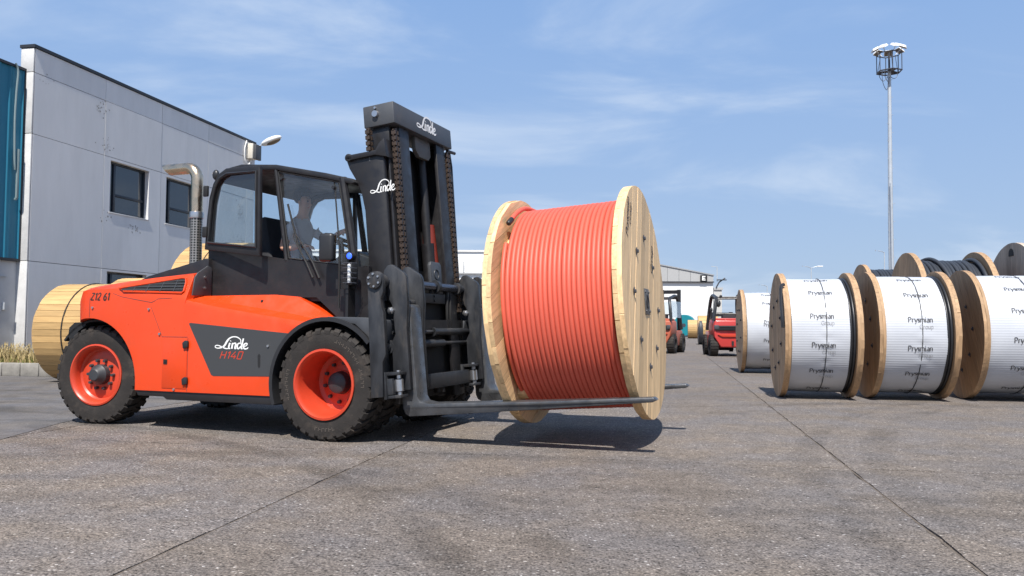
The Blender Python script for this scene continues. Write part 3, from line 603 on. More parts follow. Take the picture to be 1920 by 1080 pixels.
# ---- cab
def ring_prism(outer, inner, a, b, plane='xz'):
    mb = MB(); f = {'xz': lambda p, t: (p[0], t, p[1]), 'yz': lambda p, t: (t, p[0], p[1])}[plane]; n = len(outer)
    mb.v = [f(p, t) for t in (a, b) for q in (outer, inner) for p in q]
    for i in range(n):
        j = (i + 1) % n; o0, i0, o1, i1 = 0, n, 2 * n, 3 * n
        mb.f += [(o0 + i, o0 + j, i0 + j, i0 + i), (o1 + i, i1 + i, i1 + j, o1 + j), (o0 + i, o1 + i, o1 + j, o0 + j), (i0 + i, i0 + j, i1 + j, i1 + i)]
    return mb
CW = .80
cb = MB()
for s in (-1, 1):
    a, b = sorted((s * (CW + .02), s * (CW - .03)))
    cb.prism([(-1.86, 1.44), (-1.86, 2.02), (-.80, 1.855), (.06, 1.755), (.24, 1.755), (.24, 1.20), (-.1, 1.20), (-.4, 1.44)], a, b)
cb.box(-1.87, -1.83, -.79, .79, 1.44, 2.02).box(-1.84, .2, -.77, .77, 1.40, 1.45)
for i in range(10):   # bowed front panel under the windscreen
    y0, y1 = -.8 + .16 * i, -.8 + .16 * (i + 1); q = lambda y: .20 + .16 * (1 - (y / .8) ** 2)
    cb.add([(q(y0), y0, 1.2), (q(y1), y1, 1.2), (q(y1), y1, 1.76), (q(y0), y0, 1.76), (q(y0) - .04, y0, 1.2), (q(y1) - .04, y1, 1.2), (q(y1) - .04, y1, 1.76), (q(y0) - .04, y0, 1.76)],
           [(0, 1, 2, 3), (5, 4, 7, 6), (3, 2, 6, 7), (0, 4, 5, 1)])
cabo = cb.build('cab', 'black_paint', T, bevel=0)
roofp = [(-1.76, 2.76), (-1.70, 2.85), (-1.58, 2.905), (-1.42, 2.93), (-.95, 2.895), (-.3, 2.76), (.02, 2.68), (.06, 2.64), (.02, 2.62), (-.3, 2.70), (-.95, 2.835), (-1.42, 2.865), (-1.56, 2.845), (-1.66, 2.80), (-1.72, 2.74)]
MB().prism(roofp, -.83, .83).build('cab_roof', 'black_paint', T, bevel=.012)
MB().lathe([(.0001, .05), (.09, .045), (.11, .02), (.11, 0)], (-1.32, -.45, 2.92), 'z', 16).build('roof_vent', 'plastic_black', cabo)
MB().ico((-1.76, -.84, 2.83), .055, 6, (.8, .6, 1.1)).build('marker_lamp', 'plastic_black', cabo)
for s in (-1, 1):
    y = s * CW
    MB().tube([(-1.85, y, 2.0), (-1.815, y, 2.5), (-1.76, y, 2.72), (-1.68, y, 2.82), (-1.55, y, 2.88)], .038, 8).build('cab_pillar', 'black_paint', cabo)
    MB().tube([(-.965, y, 2.86), (-.80, y, 1.84)], .028, 8).build('cab_pillar', 'black_paint', cabo); MB().tube([(-.105, y, 2.70), (.07, y, 1.74)], .042, 8).build('cab_pillar', 'black_paint', cabo)
    sp_ = [(-.925, 2.815), (-.145, 2.655), (.02, 1.765), (-.765, 1.865)]
    sw = MB().prism(sp_, y - .004, y + .004).build('side_window', 'dusty_glass' if s < 0 else 'cab_glass', cabo, smooth=0)
    MB().tube([(x, y + s * .008, z) for x, z in sp_], .013, 6, closed=True).build('window_seal', 'matt_black', sw)
    if s < 0:
        for x, z in [(-.88, 2.74), (-.21, 2.60)]: MB().cyl((x, y - .004, z), (x, y - .03, z), .022, .018, 10).build('glass_clip', 'plastic_black', sw)
    # a bar across the far half of the pane
    MB().tube([(-.21, y, 2.66), (-.12, y, 1.79)], .008, 6).build('pane_divider', 'matt_black', cabo)
ws = MB(); NW = 12
for i in range(NW + 1):
    y = -.78 + 1.56 * i / NW; bw = .17 * (1 - (y / .8) ** 2); ws.v += [(.075 + bw, y, 1.76), (-.02 + bw * .9, y, 2.25), (-.10 + bw * .7, y, 2.64)]
for i in range(NW):
    for j in range(2): ws.f.append((i * 3 + j, i * 3 + 3 + j, i * 3 + 4 + j, i * 3 + 1 + j))
wso = ws.build('windscreen', 'cab_glass', cabo)
MB().tube([(.23, .1, 1.84), (.16, -.1, 2.25), (.13, -.12, 2.5)], .012, 6).tube([(.13, -.12, 2.52), (.19, -.07, 2.02)], .008, 6).build('wiper', 'matt_black', wso)
MB().prism([(-1.84, 2.05), (-1.835, 2.06), (-1.735, 2.74), (-1.74, 2.74)], -.76, .76).build('rear_window', 'cab_glass', cabo, smooth=0)
# doors: the near one hinged at the rear and standing ajar
DO = [(-1.86, 1.985), (-1.835, 2.3), (-1.80, 2.56), (-1.74, 2.72), (-1.66, 2.82), (-1.53, 2.875), (-1.0, 2.855), (-.975, 1.875)]
DI = [(-1.79, 2.06), (-1.775, 2.3), (-1.745, 2.53), (-1.695, 2.68), (-1.62, 2.77), (-1.51, 2.81), (-1.045, 2.795), (-1.03, 1.975)]
HX, HY = -1.85, -.835
def make_door(s):
    sh = lambda P: [(x - HX, z) for x, z in P]
    a, b = sorted((0, s * .045))
    d_ = ring_prism(sh(DO), sh(DI), a, b).build('door', 'black_paint', cabo, bevel=.008)
    gm = MB().prism(sh(DI), s * .018, s * .024).build('door_window', 'cab_glass', d_, smooth=0)
    MB().tube([(x, s * .05, z) for x, z in sh(DI)], .016, 6, closed=True).build('window_seal', 'plastic_black', d_)
    for z in (2.12, 2.58): MB().box(-.02, .05, min(s * .045, s * .075), max(s * .045, s * .075), z, z + .12).build('hinge', 'matt_black', d_, bevel=.008)
    return d_
dr = make_door(-1); dr.location = (HX, HY, 0); dr.rotation_euler = (0, 0, -R(9))
dl = make_door(1); dl.location = (HX, -HY, 0)
# side wipers on the near pane, their arms rooted below it
for p in ([(-.335, -.865, 1.64), (-.42, -.862, 1.80), (-.615, -.838, 2.06), (-.68, -.832, 2.13)], [(-.415, -.865, 1.645), (-.50, -.862, 1.80), (-.68, -.838, 2.06), (-.70, -.832, 2.13)]):
    MB().tube(p, [.014, .011, .007, .005], 6).build('wiper_arm', 'matt_black', cabo)
MB().tube([(-.78, -.83, 2.45), (-.62, -.83, 1.95)], .011, 6).build('wiper_blade', 'matt_black', cabo)
# inside: seat, console, steering wheel
MB().prism([(-1.62, 1.45), (-.95, 1.45), (-.95, 1.72), (-1.40, 1.76), (-1.52, 2.42), (-1.62, 2.43)], -.26, .26).build('seat', 'seat_cloth', cabo, bevel=.04)
MB().prism([(-.45, 1.45), (-.05, 1.45), (.10, 1.86), (-.25, 1.98), (-.42, 1.9)], -.45, .45).build('dashboard', 'plastic_black', cabo, bevel=.03)
stw = MB(); cw, uw = Vector((-.66, 0, 2.13)), Vector((.45, 0, .9)).normalized(); aw = Vector((0, 1, 0)); bw = uw.cross(aw)
stw.tube([cw + aw * .19 * cos(2 * PI * i / 24) + bw * .19 * sin(2 * PI * i / 24) for i in range(24)], .016, 8, closed=True)
stw.tube([cw, cw - uw * .4 + Vector((.25, 0, 0))], .03, 8).tube([cw - aw * .19, cw + aw * .19], .014, 6).build('steering_wheel', 'matt_black', cabo)
MB().box(-1.2, -.7, -.62, -.42, 1.45, 1.80).build('control_console', 'plastic_black', cabo, bevel=.03)
MB().tube([(-.86, -.50, 1.78), (-.84, -.50, 2.02)], .012, 6).ico((-.84, -.50, 2.05), .03, 6).build('control_lever', 'matt_black', cabo)
# mirror, working light, blue spot
MB().tube([(0, -1.0, 1.32), (0, -1.0, 1.97), (-.12, -1.01, 1.98)], .011, 6).build('mirror_arm', 'matt_black', T)
mr_ = MB().box(-.225, -.055, -1.06, -.98, 1.795, 2.09).build('mirror', 'plastic_black', T, bevel=.035, bseg=3)
MB().box(-.215, -.06, -.979, -.975, 1.81, 2.075).build('mirror_glass', 'chrome', mr_)
br_ = MB().box(.10, .13, -1.03, -.90, 1.20, 1.86).box(-.06, .16, -.97, -.93, 1.52, 1.62).build('lamp_bracket', 'black_paint', T)
wl_ = MB().box(.135, .19, -1.06, -.94, 1.55, 1.785).build('work_light', 'plastic_black', T, bevel=.02)
MB().box(.145, .178, -1.08, -1.058, 1.57, 1.765).build('lens', 'lamp_lens', wl_, bevel=.014)
for i in range(5):
    z = 1.57 + i * .05; MB().tube([(.10, -1.05, z), (.11, -1.10, z), (.21, -1.10, z), (.23, -1.04, z)], .0045, 5).build('guard_wire', 'dark_steel', wl_)
bl = MB().lathe([(.0001, -.03), (.038, -.03), (.042, .0), (.04, .04), (.0001, .05)], (.155, -1.03, 1.845), 'y', 16).build('blue_spot_lamp', 'matt_black', T)
MB().lathe([(.0001, -.036), (.028, -.033), (.031, -.0305)], (.155, -1.03, 1.845), 'y', 16).build('lamp_lens', 'blue_light', bl)
tc_ = MB().prism([(.10, 1.21), (.44, 1.21), (.42, 1.34), (.37, 1.40), (.29, 1.40), (.22, 1.34)], -.86, -.78).prism([(.10, 1.21), (.44, 1.21), (.42, 1.34), (.37, 1.40), (.29, 1.40), (.22, 1.34)], -.70, -.62).build('tilt_bracket', 'black_paint', T, bevel=.006)
MB().cyl((.33, -.90, 1.33), (.33, -.6, 1.33), .05, n=18).cyl((.33, -.915, 1.33), (.33, -.9, 1.33), .025, n=10).build('tilt_pin', 'dark_hub', tc_)

# ------------------------------------------------------------------ mast and fork carriage, leaning back
TAU = R(5.5)
mat('shaded_red', (0.19, 0.024, 0.012), 0.5, var=0.15)
mat('stop_grey', (0.105, 0.10, 0.09), 0.6, var=0.2)
mo = MB()
PL = [(-.455, 2.40), (-.465, 2.33), (-.44, 2.25), (-.36, 2.10), (-.315, 1.98), (-.285, 1.78), (-.285, 1.2), (-.30, .6), (-.30, -.25), (-.02, -.25), (-.02, 2.34), (-.03, 2.40)]
for s in (-1, 1):
    a, b = sorted((s * .70, s * .76)); mo.prism(PL, a, b)
    a, b = sorted((s * .57, s * .70)); mo.box(-.03, .015, a, b, -.2, 2.40); mo.box(-.25, -.20, a, b, -.2, 2.40); mo.box(-.21, -.02, s * .66 - .015, s * .66 + .015, -.2, 2.4)
    mo.cyl((-.43, s * .66, 2.365), (-.43, s * .79, 2.365), .042, n=16)
    a, b = sorted((s * .66, s * .79)); mo.prism([(-.46, 2.385), (-.10, 2.385), (-.05, 2.46), (.015, 2.50), (.03, 2.30), (-.10, 2.34), (-.40, 2.335), (-.46, 2.35)], s * .70 - .012 if False else a, b)
mast = mo.build('mast', 'black_paint', T, loc=(.6, 0, .6), rot=(0, -TAU, 0), bevel=.006)
cbm = MB().box(-.27, .10, -.69, .69, 2.672, 2.905).build('crossbeam', 'grey_paint', mast, bevel=.012)
MB().cyl((-.115, -.688, 2.80), (-.115, -.722, 2.80), .038, .034, 16).cyl((-.115, -.688, 2.866), (-.115, -.71, 2.866), .013, n=8).build('grease_cap', 'bright_steel', cbm)
sc2 = .47 / 212
strokes_mesh([(p, [x * 1.25 for x in w]) for p, w in LINDE], lambda x, y, e: (.1025 + e, -.19 + x * sc2, 2.745 + y * sc2 * 1.05), 'emblem', 'white_print', cbm)
sc3 = .30 / 212
strokes_mesh([(p, [x * .95 for x in w]) for p, w in LINDE], lambda x, y, e: (-.205 + x * sc3, -.7625 - e, 1.945 + y * sc3 * 1.25), 'emblem', 'white_print', mast)
for s in (-1, 1):
    a, b = sorted((s * .33, s * .54)); c_, d2 = sorted((s * .505, s * .54))
    MB().box(.025, .065, a, b, -.25, 2.67).box(-.19, .025, c_, d2, -.25, 2.67).box(-.19, -.15, a, b, -.25, 2.67).build('inner_rail', 'black_paint', mast, bevel=.005)
    a, b = sorted((s * .60, s * .645))
    MB().prism([(-.23, 2.395), (-.23, 2.62), (-.18, 2.672), (.0, 2.672), (.0, 2.395)], a, b).build('head_plate', 'black_paint', mast, bevel=.006)
    MB().cyl((-.10, s * .25, -.2), (-.10, s * .25, 1.5), .075, n=16).cyl((-.10, s * .25, 1.5), (-.10, s * .25, 2.67), .05, n=16).build('lift_cylinder', 'black_paint', mast)
MB().box(-.22, -.19, -.05, .48, 0, 2.60).box(-.22, -.19, -.5, .5, .2, .5).build('back_plate', 'matt_black', mast)
MB().cyl((-.10, .30, 1.0), (-.10, .30, 1.72), .10, .07, n=20).build('red_cylinder', 'shaded_red', mast)  # mast shadow put into the cylinder's dark colour and taper
MB().prism([(-.10, 2.672), (.26, 2.672), (.26, 2.50), (.20, 2.45), (-.02, 2.45), (-.10, 2.52)], -.03, .02, 'yz').build('stop_plate', 'stop_grey', mast, bevel=.006)
MB().tube([(.0, .80, 2.70), (.0, .835, 2.5), (.0, .81, 1.9), (.0, .775, 1.05)], .02, 8).build('hose', 'plastic_black', mast)
MB().cyl((.04, .67, 2.66), (.06, .84, 2.66), .02, n=8).build('hose_clip', 'dark_steel', mast)
def chain(x, y, z0, z1, w=.075, pitch=.060):
    mb = MB(); n = int((z1 - z0) / pitch)
    for i in range(n):
        z = z0 + i * pitch
        mb.box(x - .024, x + .024, y - w / 2, y - w * .18, z + .004, z + pitch * .74)
        mb.box(x - .024, x + .024, y + w * .18, y + w / 2, z + .004, z + pitch * .74)
        mb.box(x - .017, x + .017, y - w * .16, y + w * .16, z + pitch * .5, z + pitch * 1.16)
        mb.cyl((x, y - w * .58, z + pitch * .86), (x, y + w * .58, z + pitch * .86), .009, n=6)
    return mb.build('lift_chain', 'chain_steel', mast, smooth=0)
for s in (-1, 1): chain(.055, s * .615, .7, 2.67)
chain(-.19, -.735, 2.40, 2.67)
MB().cyl((-.19, -.735, 2.20), (-.19, -.735, 2.34), .012, n=8).cyl((-.19, -.735, 2.29), (-.19, -.735, 2.335), .03, n=6).build('chain_anchor', 'grey_paint', mast)

# carriage
cm = MB()
SPL = [(-0.075, .98), (-0.060, 1.035), (-0.025, 1.065), (0.045, 1.065), (0.080, 1.035), (0.095, .98), (0.090, .86), (0.058, .80), (0.058, .72), (0.075, .66), (0.070, .26), (0.030, .19), (0.005, -.145), (-0.125, -.145), (-0.105, .3), (-0.090, .7)]
for s in (-1, 1):
    a, b = sorted((s * 1.20, s * 1.255)); cm.prism(SPL, a, b)
cm.box(-.07, .0, -1.2, 1.2, .79, .90).box(.0, .09, -1.2, 1.2, -.13, .025).box(-.06, .0, -1.2, -1.08, -.13, .9).box(-.06, .0, 1.08, 1.2, -.13, .9)
carr = cm.build('fork_carriage', 'worn_steel', mast, bevel=.006, loc=(.06, 0, 0))
sh_ = MB().cyl((.01, -1.22, .975), (.01, 1.22, .975), .048, n=24)
shaft = sh_.build('shaft', 'shaft_steel', carr)
for y in (-1.15, -.55, .02, .55, 1.15): MB().cyl((.01, y - .03, .975), (.01, y + .03, .975), .072, n=20).build('shaft_collar', 'worn_steel', shaft)
for s in (-1, 1):
    dk = MB().cyl((.01, s * 1.255, .98), (.01, s * 1.28, .98), .083, n=28).build('end_cap', 'worn_steel', carr, bevel=.004)
    if s < 0:
        for i in range(6):
            q = R(30 + 60 * i); MB().cyl((.01 + .06 * cos(q), s * 1.28, .98 + .06 * sin(q)), (.01 + .06 * cos(q), s * 1.291, .98 + .06 * sin(q)), .0115, n=6).build('bolt', 'bright_steel', dk)
CH = [(-.02, 1.02), (.0, 1.09), (.04, 1.135), (.09, 1.14), (.215, 1.045), (.235, 1.0), (.235, .74), (.205, .5), (.20, -.10), (.10, -.10), (.10, .03), (.02, .03), (.03, .38), (.075, .45), (.06, .74), (-.0, .86)]
FY = (-.86, .885)
for fy in FY:
    for s in (-1, 1):
        a, b = sorted((fy + s * .14, fy + s * .195)); MB().prism(CH, a, b).build('fork_cheek', 'worn_steel', carr, bevel=.008)
    MB().cyl((.055, fy - .195, .685), (.055, fy - .235, .685), .036, n=6).cyl((.055, fy - .235, .685), (.055, fy - .25, .685), .022, n=10).build('pin_bolt', 'bright_steel', carr, bevel=.004)
    ry = fy - .265
    MB().box(.02, .17, ry - .07, ry + .075, .055, .085).box(.02, .17, ry - .07, ry + .075, -.165, -.135).box(.0, .03, ry - .10, ry + .075, -.17, .09).build('roller_bracket', 'worn_steel', carr, bevel=.004)
    MB().cyl((.12, ry, -.135), (.12, ry, .055), .026, n=14).lathe([(.03, -.11), (.045, -.10), (.045, .01), (.03, .02)], (.12, ry, 0), 'z', 16).cyl((.12, ry, .085), (.12, ry, .10), .022, n=8).build('guide_roller', 'bright_steel', carr)
    FK = [(.055, .70), (.055, -.28), (.075, -.335), (.12, -.362), (1.4, -.365), (2.51, -.362), (2.55, -.345), (2.52, -.318), (1.5, -.29), (.34, -.247), (.25, -.225), (.222, -.17), (.215, .70), (.19, .74), (.08, .74)]
    fo = MB().prism(FK, fy - .115, fy + .115)
    for i, v in enumerate(fo.v):
        if v[0] > 2.45: fo.v[i] = (v[0], fy + (v[1] - fy) * .55, v[2])
    fko = fo.build('fork', 'fork_steel', carr, bevel=.012)
    MB().cyl((.12, fy - .12, .755), (.12, fy + .12, .755), .042, n=16).build('fork_eye', 'worn_steel', fko)
pc = MB().cyl((.0, -1.0, .475), (.0, -.12, .475), .022, n=12).cyl((.0, -.12, .475), (.0, 1.05, .475), .042, n=16).cyl((.0, -.12, .475), (.0, -.08, .475), .05, n=16)
pc.cyl((.0, -1.0, .35), (.0, .12, .35), .042, n=16).cyl((.0, .12, .35), (.0, 1.05, .35), .022, n=12).cyl((.0, .80, .35), (.0, .92, .35), .045, n=10)
pc.build('positioner_cylinders', 'worn_steel', carr)
MB().cyl((-.02, -1.19, .33), (-.02, -.90, .33), .045, n=14).cyl((-.02, -1.06, .33), (-.02, -1.0, .33), .07, n=14).build('rod_end', 'worn_steel', carr)
MB().box(-.10, -.07, -1.18, 1.18, -.10, 1.02).build('shade_backing', 'matt_black', carr)  # added black sheet making the gaps behind the carriage read as shade
for y in (-.45, -.38, .28, .36): MB().tube(catmull([(-.06, y, 1.02), (.0, y + .02, .90), (.01, y - .02, .62), (-.02, y + .05, .42)], 5), .016, 6).build('hose', 'matt_black', carr)
for y in (-.4, .0, .4):
    for z in (.82, .87): MB().cyl((.0, y, z), (.012, y, z), .014, n=6).build('bolt', 'dark_hub', carr)
ey = MB().prism([(-.05, .9), (.22, .9), (.22, 1.22), (.19, 1.26), (-.02, 1.26), (-.05, 1.22)], -.035, .005, 'yz').build('lifting_eye', 'grey_paint', carr, bevel=.01)
MB().lathe([(.045, .004), (.05, .012), (.058, .012), (.062, .004)], (0, .085, 1.12), 'x', 20).build('eye_ring', 'worn_steel', ey)
for p in ([(-.05, .62, .80), (-.04, .60, .62), (-.02, .63, .52)], [(-.05, .74, .80), (-.02, .70, .60), (-.02, .85, .52), (-.02, .95, .60)], [(-.05, .66, .80), (-.04, .68, .56), (-.02, .80, .56)]):
    MB().tube(catmull(p, 6), .014, 6).build('hose', 'matt_black', carr)
# ------------------------------------------------------------------ cable reels
def plank_prism(y0, y1, Rr, x0, x1, seg=4):
    y0 = max(y0, -Rr * .9999); y1 = min(y1, Rr * .9999)
    top = [(y0 + (y1 - y0) * i / seg, math.sqrt(max(Rr * Rr - (y0 + (y1 - y0) * i / seg) ** 2, 0))) for i in range(seg + 1)]
    bot = [(y, -z) for y, z in reversed(top)]
    return MB().prism(top + bot, x0, x1, 'yz')
def make_flange(root, x_in, sgn, Rr, ft, ang, wood, edge, n=11, both=False, seed=1, plate=True, bolts=True):
    """flange: inner layer (the part's own mesh or planks), outer layer of planks"""
    rng = random.Random(seed); h = ft / 2
    fl = MB().lathe([(.05, 0), (Rr - .004, 0), (Rr, .004), (Rr, h - .001), (.05, h - .001)] if not both else [(.05, h * .55), (Rr - .02, h * .55), (Rr - .02, h - .002), (.05, h - .002)], (0, 0, 0), 'x', 56, closed=True)
    if sgn < 0: fl.v = [(-v[0], v[1], v[2]) for v in fl.v]
    f = fl.build('flange', edge, root, loc=(x_in, 0, Rr), rot=(ang, 0, 0))
    def layer(a, b, rot, tag_):
        w = 2 * Rr / n; edges = [-Rr + w * i + (rng.uniform(-.12, .12) * w if 0 < i < n else 0) for i in range(n + 1)]
        for i in range(n):
            e = rng.uniform(0, .003); p = plank_prism(edges[i] + .0028, edges[i + 1] - .0028, Rr - rng.uniform(0, .004), a, b + e)
            if sgn < 0: p.v = [(-v[0], v[1], v[2]) for v in p.v]
            p.build('plank', wood, f, smooth=0, rot=(rot, 0, 0), bevel=0)
    layer(h, ft, 0, 'o')
    if both: layer(0, h * .98, R(88), 'i')
    xo = sgn * (ft + .004)
    if plate:
        s_ = .13; a, b = sorted((xo - sgn * .003, xo + sgn * .006))
        pl = MB().box(a, b, -s_, s_, -s_, s_).build('centre_plate', 'galvanised_dark', f, bevel=.003, rot=(-ang, 0, 0))
        MB().lathe([(.0001, xo + sgn * .0065), (.055, xo + sgn * .0065), (.056, xo + sgn * .012), (.07, xo + sgn * .012), (.072, xo + sgn * .005)], (0, 0, 0), 'x', 24).build('bore_shade', 'matt_black', pl, rot=(0, 0, 0))  # flat black disc in a ring stands for the bore's inner shade
        for i in range(4):
            q = R(45 + 90 * i); MB().cyl((xo, .135 * cos(q), .135 * sin(q)), (xo + sgn * .016, .135 * cos(q), .135 * sin(q)), .014, n=6).build('bolt', 'dark_steel', pl)
    if bolts:
        bm_ = MB(); single = both
        for i in range(8):
            q = R(20 + 45 * i); r = Rr * (.52 if i % 2 else .56); c = (r * cos(q), r * sin(q)); s_ = .045
            a, b = sorted((xo, xo + sgn * .006)); bm_.prism([(c[0] + s_ * .8, c[1]), (c[0], c[1] + s_), (c[0] - s_ * .8, c[1]), (c[0], c[1] - s_)], a, b, 'yz')
            bm_.cyl((xo, *c), (xo + sgn * .022, *c), .018, n=6)
            if single: bm_.build('flange_bolt', 'dark_steel', f, smooth=0); bm_ = MB()
        if not single: bm_.build('flange_bolts', 'dark_steel', f, smooth=0)['kind'] = 'stuff'
    return f
mat('galvanised_dark', (0.14, 0.125, 0.11), 0.55, metal=.4, var=.3, vscale=14)

def helix(r, x0, x1, turns, cr, zc, per=56, n=8, a0=0.0, jit=0.0, rng=None):
    N_ = int(turns * per); ph = [rng.uniform(0, 6.28) for _ in range(4)] if rng else [0] * 4
    P = []
    for i in range(N_ + 1):
        q = a0 + 2 * PI * i / per; x = x0 + (x1 - x0) * i / N_
        # each turn lies flat, then steps over to the next one behind the reel
        x += jit * sin(q * .37 + ph[0]); rr = r + jit * .6 * sin(q * .23 + ph[1])
        P.append((x, rr * cos(q), zc + rr * sin(q)))
    return MB().tube(P, cr, n)

# the carried reel, cradled between the forks, axis along them
TM = Matrix.Translation(T.location) @ Matrix.Rotation(-PHI, 4, 'Z')
RH, WH, FT = 1.16, 1.30, .086
RX = Matrix.Rotation(R(2), 4, 'Z') @ Matrix.Rotation(-R(4.1), 4, 'Y')
ctr = Vector((2.306, -.05, 1.35))
hr = empty('cable_reel'); tag(hr, 'wooden reel of thick orange cable carried on the forks of the big forklift', 'cable reel')
hr.matrix_world = TM @ Matrix.Translation(ctr) @ RX @ Matrix.Translation((0, 0, -RH))
xi = WH / 2 - FT
fR = make_flange(hr, xi, 1, RH, FT, -R(27), 'pine', 'pine_edge', 11, both=True, seed=4)
fL = make_flange(hr, -xi, -1, RH, FT, R(24), 'pine', 'pine_edge', 11, both=True, seed=9)
rng = random.Random(5)
cr = .0236; xs = -xi + .10; xe = xi - cr - .004
cable = helix(RH - .125 - cr, xs, xe, 22.0, cr, RH, per=72, n=10, a0=R(95), jit=.0012, rng=rng).build('cable', 'orange_cable', hr, smooth=60)
MB().lathe([(.70, -xi + .12), (RH - .19, -xi + .12), (RH - .19, xi - .002), (.70, xi - .002)], (0, 0, RH), 'x', 64, closed=True).build('inner_windings', 'orange_cable', cable)
# lower-layer turn lying apart beside the left flange, and the loose end with its black cap
P = []
for i in range(60):
    q = R(140 + i * 4.1); P.append((-xi + .036 + .018 * sin(i * .11), (RH - .185) * cos(q), RH + (RH - .185) * sin(q)))
MB().tube(P, cr, 10).build('cable_turn', 'orange_cable', cable, smooth=60)
tail = [(xs + .01, .25, RH + 1.02), (xs - .005, .05, RH + 1.045), (xs - .03, -.2, RH + 1.042), (-xi + .065, -.45, RH + .965), (-xi + .05, -.60, RH + .875)]
MB().tube(catmull(tail, 6), cr * 1.02, 10).build('cable_end', 'orange_cable', cable, smooth=60)
tdir = (Vector(tail[-1]) - Vector(tail[-2])).normalized(); e0 = Vector(tail[-1])
MB().tube([e0 - tdir * .02, e0 + tdir * .07, e0 + tdir * .085], [cr * 1.13, cr * 1.16, cr * .8], 12).build('end_cap', 'plastic_black', cable)
MB().lathe([(.62, -xi), (.90, -xi), (.90, -xi + .13), (.62, -xi + .13)], (0, 0, RH), 'x', 40, closed=True).build('barrel', 'pine', hr)
for i, q in enumerate((236, 262)):
    q = R(q); c_, s_ = cos(q), sin(q); m_ = Matrix.Translation((0, 0, RH)) @ Matrix.Rotation(q, 4, 'X')
    MB().box(-xi + .002, -xi + .10, .86, 1.02, -.05, .05, m_).build('packing_block', 'pine', hr, bevel=.003)
# stencilled lettering on the outer face
def flange_text(text, y, z, ang, s, thick, material='black_print', name='stencil_lettering'):
    st_, w_ = glyph_strokes(text, thick, thick * .55); t_ = Vector((sin(ang), cos(ang))); n_ = Vector((-cos(ang), sin(ang)))
    c2, s2 = cos(-fR.rotation_euler.x), sin(-fR.rotation_euler.x)
    def fn(a, b, e):
        yy = y + t_.x * a * s + n_.x * b * s; zz = z + t_.y * a * s + n_.y * b * s
        return (FT + .0045 + e, yy * c2 - zz * s2, yy * s2 + zz * c2)
    strokes_mesh(st_, fn, name, material, fR)
flange_text('Prysmian', -.74, .58, R(27), .066, .24); flange_text('Group', -.56, .70, R(27), .055, .2)
flange_text('Group', .46, .30, R(27), .075, .2)

